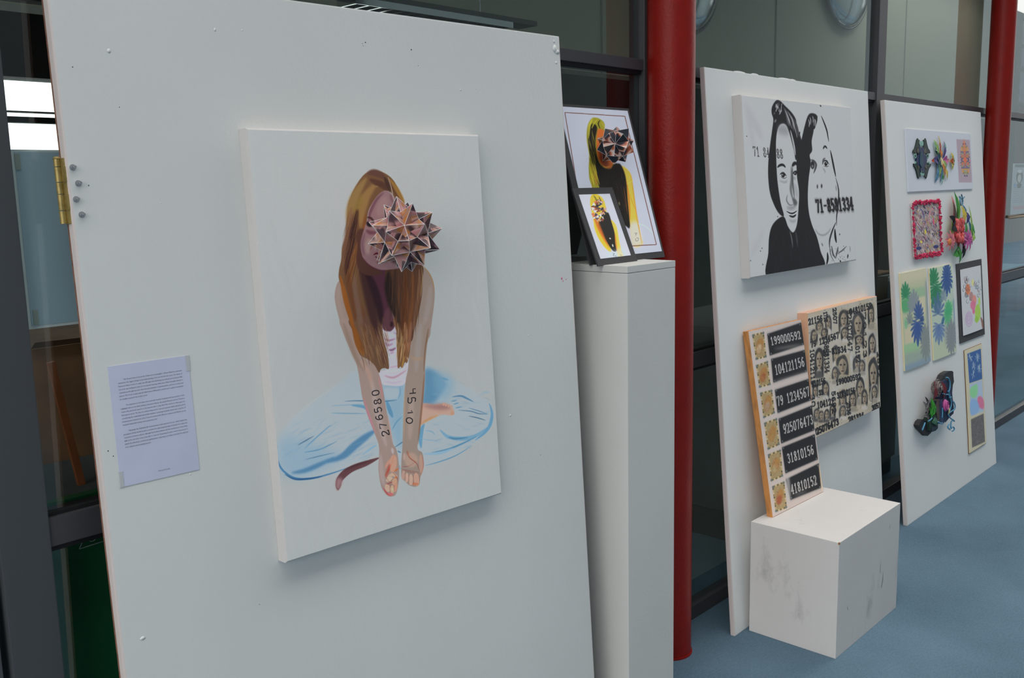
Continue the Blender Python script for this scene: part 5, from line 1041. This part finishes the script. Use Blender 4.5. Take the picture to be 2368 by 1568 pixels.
MB().box(0, w, 0, .005, 0, h).build('mount', M_black, fo)
pc = qmap(FQ, w, h)(IQ); x0 = (pc[0][0]+pc[3][0])/2; x1 = (pc[1][0]+pc[2][0])/2; z0 = (pc[2][1]+pc[3][1])/2; z1 = (pc[0][1]+pc[1][1])/2
picture('drawing', M_art9, M_paper, x1-x0, z1-z0, .0015, fo, loc=(x0, -.0035, z0), nx=8, bend=-.003)
# tall three-part card
HQ = [(2231, 810), (2269.8, 796.3), (2280.3, 1024.3), (2241, 1048.2)]
A = Art(360, 720, HQ, (176, 172, 150), CG); rg = A.rng
A.P([(648, 712), (745, 680), (755, 895), (662, 922)], (52, 86, 136), .4, 1, False)
for k in range(70):
    t = rg.random()*2*PI; c = ((695, 800), (735, 820), (690, 860), (720, 740), (670, 740))[rg.integers(5)]; A.S([c, (c[0]+18*math.cos(t), c[1]+34*math.sin(t))], 3.5, (150, 166, 176), .3, .75)
A.P([(662, 930), (755, 900), (765, 1130), (672, 1160)], (150, 168, 188), .8, 1, False)
A.P([(668, 960), (715, 930), (720, 1000), (695, 1030), (668, 1010)], (120, 186, 130), 1, .9); A.P([(722, 1030), (745, 1020), (765, 1050), (765, 1110), (725, 1090)], (186, 100, 130), 1, .9); A.P([(668, 1050), (705, 1040), (730, 1080), (725, 1130), (672, 1150)], (120, 156, 200), 1, .9)
A.P([(672, 1185), (765, 1145), (775, 1355), (680, 1395)], (92, 92, 92), .6, 1, False)
for k in range(70):
    x, y = 680+rg.random()*80, 1170+rg.random()*200; t = rg.random()*PI; A.S([(x, y), (x+12*math.cos(t), y+12*math.sin(t))], 3, [(120, 120, 120), (66, 66, 66)][rg.integers(2)], .3, .7)
M_art10 = A.material('three_part_card', .50, .6)
u, v, w, h = rect3(HQ, .005)
to = empty('mounted_strip', 'tall cream card with blue, multicoloured and grey squares stacked on it', 'print', B3.p(u, v, .0065), B3.rot)
picture('card', M_art10, M_yel, w, h, .006, to)
u2, w2 = 0, w
MB().box(-.002, w+.003, .003, .0058, -.004, h+.002).build('backing', M_boxb, to)

# dark textile relief
dk = empty('textile_relief', 'dark blue cloth relief with cord and a grey rose, low on the farthest board', 'artwork', B3.B, B3.rot)
def CSX(p): return CS(p)
prismpx('black_cloth', dk, B3, [(705, 385), (715, 340), (760, 240), (800, 200), (870, 160), (930, 155), (955, 180), (955, 240), (968, 370), (945, 440), (930, 600), (850, 620), (800, 480)], .002, .03, cutm['black'], CS)
prismpx('navy_cloth', dk, B3, [(700, 400), (830, 330), (880, 360), (920, 480), (940, 700), (965, 900), (960, 1010), (890, 1080), (800, 1190), (760, 1170), (740, 900), (735, 640), (770, 560)], .01, .045, cm(24, 42, 76), CS)
prismpx('zip_strip', dk, B3, [(640, 730), (700, 720), (700, 1200), (650, 1170), (620, 1000), (590, 930)], .01, .04, cm(96, 84, 78), CS)
prismpx('blue_strip', dk, B3, [(700, 730), (745, 720), (770, 1210), (700, 1220)], .01, .045, cm(44, 66, 104), CS)
prismpx('navy_patch', dk, B3, [(580, 820), (620, 750), (650, 740), (640, 930), (590, 950)], .01, .036, cm(24, 36, 66), CS)
prismpx('dark_flap', dk, B3, [(265, 1250), (290, 1180), (340, 1130), (440, 1180), (500, 1200), (510, 1400), (440, 1465), (350, 1370), (300, 1320)], .002, .028, cutm['black'], CS)
prismpx('green_cloth', dk, B3, [(530, 1050), (600, 1040), (640, 1150), (645, 1290), (600, 1350), (540, 1380), (480, 1360), (470, 1200)], .006, .04, cm(22, 56, 44), CS)
prismpx('teal_end', dk, B3, [(520, 1290), (640, 1250), (645, 1310), (600, 1360), (530, 1384), (515, 1350)], .006, .044, cm(18, 36, 50), CS)
for k in range(7):
    a = -1.1+k*.28; c0 = (535, 1195); c1 = (535+110*math.cos(a), 1195+110*math.sin(a)); q = [B3.px(*CS(p), .045) for p in (c0, c1)]
    MB().tube([(q[0][0], -.043, q[0][1]), (q[1][0], -.045, q[1][1])], .0022, 5).build('fan_rib', cm(70, 130, 100), dk)
for c, L, an in (((510, 850), .10, 1.5), ((530, 870), .08, .9), ((545, 930), .09, 1.9), ((490, 900), .09, 1.3), ((520, 960), .10, .3), ((485, 1010), .08, 1.7)):
    leaf(dk, 'green_leaf', B3, c, L*.75, .035, an, .04, cm(50, 150, 40), .3, CS)
r = random.Random(5)
for k in range(16):
    c = (400+r.uniform(-60, 80)+(k % 4)*18, 1100-k*22+r.uniform(-10, 10)); leaf(dk, 'grey_petal', B3, c, .05, .018, r.uniform(0, PI), .03, cutm['black'] if k % 2 else cm(120, 112, 114), .3, CS)
cu, cv = B3.px(*CS((650, 500)), .05)
rose = MB()
for k in range(4):
    R = .007+k*.0095; rose.tube([(cu+R*math.cos(t), -.066+k*.006, cv+R*1.15*math.sin(t)) for t in np.arange(0, 2*PI+.3, PI/8)], .0042, 6)
rose.ball((cu, -.04, cv), .036, (1, .6, 1.1), 2)
rose.build('grey_rose', mat('rose_cloth', C(140, 128, 126), .8, var=.5, vscale=60, vcol=C(50, 44, 48)), dk)
for s_ in (-1, 1): leaf(dk, 'wine_petal', B3, (650+s_*85, 540), .09, .05, 1.5+s_*.2, .045, cutm['dred'], .3, CS)
cu, cv = B3.px(*CS((812, 850)), .055); MB().ball((cu, -.05, cv), .024, (1, .5, 1.3), 2).tube([(cu+.016*math.cos(t), -.060, cv+.020*math.sin(t)) for t in np.arange(0, 6.6, PI/6)], .004, 5).build('pink_button', cutm['magenta'], dk)
leaf(dk, 'yellow_tab', B3, (845, 945), .05, .018, 1.5, .05, cutm['cream'], .2, CS)
cy = cm(78, 150, 186)
for path in ([(810, 290), (850, 300), (885, 380), (885, 480), (865, 580)], [(740, 610), (790, 630), (860, 640), (900, 720), (915, 820), (880, 960), (850, 1020)], [(850, 560), (880, 640), (870, 700), (910, 680)], [(955, 770), (985, 840), (980, 920), (900, 980), (860, 1010)], [(850, 1020), (890, 1100), (960, 1150), (975, 1170)], [(960, 1150), (910, 1180), (905, 1310), (950, 1280), (975, 1330), (930, 1370)], [(870, 1230), (840, 1290), (890, 1340)], [(650, 1180), (700, 1210), (740, 1215)], [(450, 1165), (490, 1145), (525, 1105)], [(385, 1200), (360, 1270), (330, 1350)], [(735, 900), (735, 1000), (730, 1100)]):
    q = [B3.px(*CS(p), .05) for p in catmull(path, False, 4)]
    MB().tube([(a[0], -.05, a[1]) for a in q], .0035, 5).build('blue_cord', cy, dk)

# ------------------------------------------------------------------ the room behind the glass
YI = YG+.006
sheet = empty('taped_sheet', 'blue-grey sheet in a clear sleeve taped inside the glass, left of the first board', 'sheet', (0, YI, 0))
q0, q1, q2 = at(27, 344, YI), at(62, 763, YI), at(70, 352, YI)
zt, zb_ = at(60, 346, YI).z, at(60, 763, YI).z; xl = (at(27, 350, YI).x+at(62, 760, YI).x)/2
MB().box(xl, xl+.26, 0, .0008, zb_, zt).build('sleeve', mat('clear_sleeve', C(244, 246, 248), .3), sheet)
M_bg = mat('blue_grey_card', C(206, 226, 240), .5); n_ = M_bg.node_tree.nodes; l_ = M_bg.node_tree.links
tl_ = n_.new('ShaderNodeBsdfTranslucent'); tl_.inputs[0].default_value = C(190, 214, 230); mx_ = n_.new('ShaderNodeMixShader'); mx_.inputs[0].default_value = .2
l_.new(n_['Principled BSDF'].outputs[0], mx_.inputs[1]); l_.new(tl_.outputs[0], mx_.inputs[2]); l_.new(mx_.outputs[0], n_['Material Output'].inputs[0])
MB().box(xl+.006, xl+.26, -.001, -.0002, zb_+.006, zt-.004).build('sheet', M_bg, sheet)
for (x, y) in ((40, 374), (82, 734)):
    c = at(x, y, YI); MB().box(c.x-.0045, c.x+.0045, -.0025, -.001, c.z-.014, c.z+.014).build('tape_tab', M_tape, sheet)
hz_ = at(33, 503, 22).z
ob = empty('house', 'pinkish house front outside the far windows, seen past the taped sheet', 'house', (5.5, 22.0, -.2))
MB().box(0, 9, 0, 3, 0, hz_+.2).build('wall', mat('pink_render', C(150, 132, 128), .8), ob)
for k in range(5): MB().box(.6+k*1.3, 1.2+k*1.3, -.03, 0, .3, .9).build('window', M_plinth, ob)
def carton(label, x0, x1, y0, y1, z0, z1, m=M_boxb, rot=0):
    e = empty('carton', label, 'box', ((x0+x1)/2, (y0+y1)/2, z0), (0, 0, rot)); w, d_, h_ = (x1-x0)/2, (y1-y0)/2, z1-z0
    MB().box(-w, w, -d_, d_, 0, h_, bevel=.002).build('body', m, e)
    MB().quad((-w, -d_, h_+.001), (w, -d_, h_+.001), (w*.9, -d_-.04, h_+.012), (-w, -d_-.03, h_+.02)).build('flap', m, e); return e
carton('brown cardboard carton with open flap in the dark room left of the first board', .88, 1.5, 2.45, 2.9, .94, 1.235)
wt = empty('workbench', 'dark workbench behind the glass left of the first board', 'bench', (.66, 2.0, 0))
MB().box(0, 1.6, 0, .95, .90, .94).build('bench_top', M_dark, wt); MB().box(.05, 1.55, .1, .9, 0, .90).build('cupboard', M_plinth, wt)
pl_ = at(118, 900, 2.25)
tag(MB().box(-.008, .008, 0, .012, 0, .30).build('wooden_plank', M_plank, loc=(pl_.x+.03, 2.2, .94), rot=(.0, -.14, 0)), 'orange-brown plank standing on the dark workbench', 'plank')
g = empty('green_crate', 'low green plastic crate with a white recycling triangle, behind the lower left glass', 'crate', (.68, 1.90, .62))
MB().box(0, .5, 0, .06, -.08, .338, bevel=.004).build('front', M_green, g)
MB().box(0, .5, .06, .09, .34, .37, bevel=.004).build('rim', M_green, g)
c = at(213, 1245, 1.9); tri = [(c.x-.68-.028, c.z-.62-.014), (c.x-.68+.028, c.z-.62-.012), (c.x-.68, c.z-.62+.03)]
m_ = MB()
for a, b in zip(tri, tri[1:]+tri[:1]): m_.tube([(a[0], -.001, a[1]), (b[0], -.001, b[1])], .0012, 4)
m_.tube([(c.x-.68+.008*math.cos(t), -.001, c.z-.62+.002+.008*math.sin(t)) for t in np.arange(0, 6.4, .5)], .001, 4)
m_.build('recycling_mark', mat('white_print', C(200, 210, 204), .5), g)
MB().box(0, .5, .005, .085, -.62, -.08).build('stand', M_plinth, g)

cb = empty('cabinet', 'dark grey cabinet behind the glass between the red column and the second board', 'cabinet', (3.66, 1.95, 0))
MB().box(.09, 1.5, 0, .72, .10, .93).build('body', M_dark, cb); MB().box(.0, 1.5, .02, .70, 0, .10).build('plinth', M_plinth, cb)
MB().box(.07, 1.52, -.01, .74, .93, .96).build('worktop', mat('grey_worktop', C(84, 88, 88), .5), cb)
tag(MB().tube([(3.80, 2.1, 1.0), (3.95, 2.12, .985), (4.3, 2.2, .985)], .012, 8).build('wooden_rod', M_wood), 'curved wooden rod lying on the grey worktop', 'rod')
carton('brown box on the grey worktop, seen between the second and farthest boards', 4.75, 5.1, 2.0, 2.5, .96, 1.09)
tag(MB().box(4.7, 5.12, 1.98, 2.5, 1.115, 1.122).build('wooden_tray', M_wood), 'thin wooden tray lying on the brown box', 'tray')

# round mirrored lamps fixed on the bulkhead
M_mir = mat('chrome_dish', C(190, 194, 196), .12, metal=1); M_rim = mat('dark_rim', C(60, 62, 60), .4)
for x, z, lab in ((6.655, 3.045, 'round chrome dish on the pale bulkhead above the second board'), (4.62, 2.75, 'round chrome dish on the bulkhead just right of the first red column')):
    e = empty('chrome_dish', lab, 'dish', (x, 2.980, z), group='round dishes on the bulkhead')
    R = .385 if x > 6 else .33
    prof = [(R*math.sin(a), -.10*math.cos(a)) for a in np.linspace(0, PI/2, 9)]
    bmx = bmesh.new(); N = 40; rings = [[bmx.verts.new((p[0]*math.cos(2*PI*k/N), p[1], p[0]*math.sin(2*PI*k/N))) for k in range(N)] for p in prof[1:]]
    top_ = bmx.verts.new((0, -.10, 0))
    for k in range(N): bmx.faces.new((top_, rings[0][k], rings[0][(k+1) % N]))
    for a, b in zip(rings[:-1], rings[1:]):
        for k in range(N): f = bmx.faces.new((a[k], b[k], b[(k+1) % N], a[(k+1) % N]))
    for f in bmx.faces: f.smooth = True
    bmesh.ops.recalc_face_normals(bmx, faces=bmx.faces); me = bpy.data.meshes.new('dish'); bmx.to_mesh(me); bmx.free(); me.materials.append(M_mir); o = bpy.data.objects.new('dish', me); COL.objects.link(o); o.parent = e
    MB().tube([((R+.006)*math.cos(t), -.008, (R+.006)*math.sin(t)) for t in np.linspace(0, 2*PI, 49)], .009, 6).build('rim', M_rim, e)
# louvred ceiling light in the far room
la, lb = at(800, 6, 2.62), at(1165, 60, 2.62)
le = empty('louvre_light', 'unlit louvred ceiling light seen through the upper glass above the first board', 'light', ((la.x+lb.x)/2, 2.62, (la.z+lb.z)/2))
hl = (lb.x-la.x)/2
MB().box(-hl-.06, hl+.14, -.05, .05, .010, .028).build('housing', mat('grey_housing', C(70, 74, 70), .4), le)
for k in range(15):
    x = -hl+k*(2*hl/14.5); MB().box(x, x+.010, -.045, .045, -.012, .010).build('louvre', M_mir, le)
for y in (-.05, .045): MB().box(-hl, hl, y, y+.004, -.012, .010).build('side_reflector', M_mir, le)
for x in (-.25, .25): MB().cyl((x, 0, .028), (x, 0, 3.4-(la.z+lb.z)/2), .003, n=6).build('suspension_wire', M_steel, le)

# right-hand bay: notice, twine and things behind the glass
nq = [at(2341, 376, YI), at(2368, 383, YI)]; z1 = at(2342, 378, YI).z; z0 = at(2336, 497, YI).z
A = Art(400, 520, [(0, 0), (100, 0), (100, 130), (0, 130)], (150, 154, 166))
for k in range(9): A.S([(8, 62+k*4.6), (92, 62+k*4.6)], 1.6, (118, 122, 140), .2, .8, False)
A.S([(10, 6), (90, 6)], 7, (60, 60, 66), .4, .9, False)
A.E((38, 34), 18, 17, (46, 44, 54), .6); A.E((38, 38), 10, 11, (176, 172, 176), .4); A.P([(28, 52), (50, 52), (46, 62), (30, 62)], (46, 44, 54), .5); A.E((16, 56), 7, 6, (100, 130, 170), .5); A.E((38, 20), 12, 5, (190, 190, 200), .4)
for k in range(9): A.S([(14+k*8.6, 107+A.rng.random()*2), (17+k*8.6, 117), (20+k*8.6, 107+A.rng.random()*6)], 3.4, (176, 84, 96), .5, .85)
M_nt = A.material('notice_print', .50, .5)
tag(picture('notice', M_nt, M_paper, .40, z1-z0, .001, loc=(nq[0].x+.02, YI, z0)), 'printed notice with a dark cartoon-like head and red line, behind the far right glass', 'notice')
zt_ = at(2345, 500, YI-.02).z
tag(MB().tube([(6.45, YF-.006, zt_-.006), (7.0, YF-.010, zt_-.004), (7.6, YF-.008, zt_+.004), (8.4, YF-.006, zt_)], .007, 8).tube([(6.45, YF-.004, zt_+.006), (7.1, YF-.010, zt_-.012), (7.8, YF-.008, zt_+.0), (8.4, YF-.006, zt_+.008)], .005, 8).build('twine', mat('jute_twine', C(170, 156, 138), .9)), 'jute twine stretched across the far right glass below the notice', 'string')
tb_ = empty('table', 'pale table behind the far right glass with a white dish on it', 'table', (7.6, 2.3, 0))
MB().box(0, 1.8, 0, .8, .80, .83).build('table_top', mat('pale_table', C(150, 164, 164), .3), tb_)
for x in (.05, 1.7):
    for y in (.05, .7): MB().box(x, x+.05, y, y+.05, 0, .80).build('leg', M_frame, tb_)
e = empty('dish', 'small white dish on the table behind the far right glass', 'dish', (7.95, 2.42, .83)); MB().cyl((0, 0, 0), (0, 0, .02), .09, .15, n=32).build('bowl', M_paper, e); MB().cyl((0, 0, .02), (0, 0, .024), .06, n=24).build('well', M_boxb, e)
gs0, gs1 = at(2351, 240, 3.3), at(2351, 20, 3.3)
gs = empty('glazed_screen', 'pale glazed screen with dark bars and a brick pier, behind the upper far right glass', 'screen', (gs0.x, 3.3, 0))
M_sf = mat('screen_frame', C(60, 62, 66), .5); Mpane = mat('pale_pane', C(196, 198, 222), .3)
MB().box(.7, 1.3, .06, .3, 0, 3.39).build('brick_pier', mat('red_brick', C(150, 84, 60), .8), gs)
for zc in (gs0.z, at(2352, 158, 3.3).z, at(2352, 105, 3.3).z, at(2352, 38, 3.3).z): MB().box(0, 1.6, -.02, .04, zc-.02, zc+.02).build('bar', M_sf, gs)
MB().box(-.06, 0, -.02, .05, 0, 3.39).build('post', M_sf, gs)
for k, (a_, b_) in enumerate(((gs0.z+.02, at(2352, 162, 3.3).z), (at(2352, 154, 3.3).z, at(2352, 108, 3.3).z), (at(2352, 102, 3.3).z, at(2352, 42, 3.3).z), (at(2352, 34, 3.3).z, 3.38))): MB().box(.01, .62, .0, .02, a_, b_).build('pane', Mpane, gs)
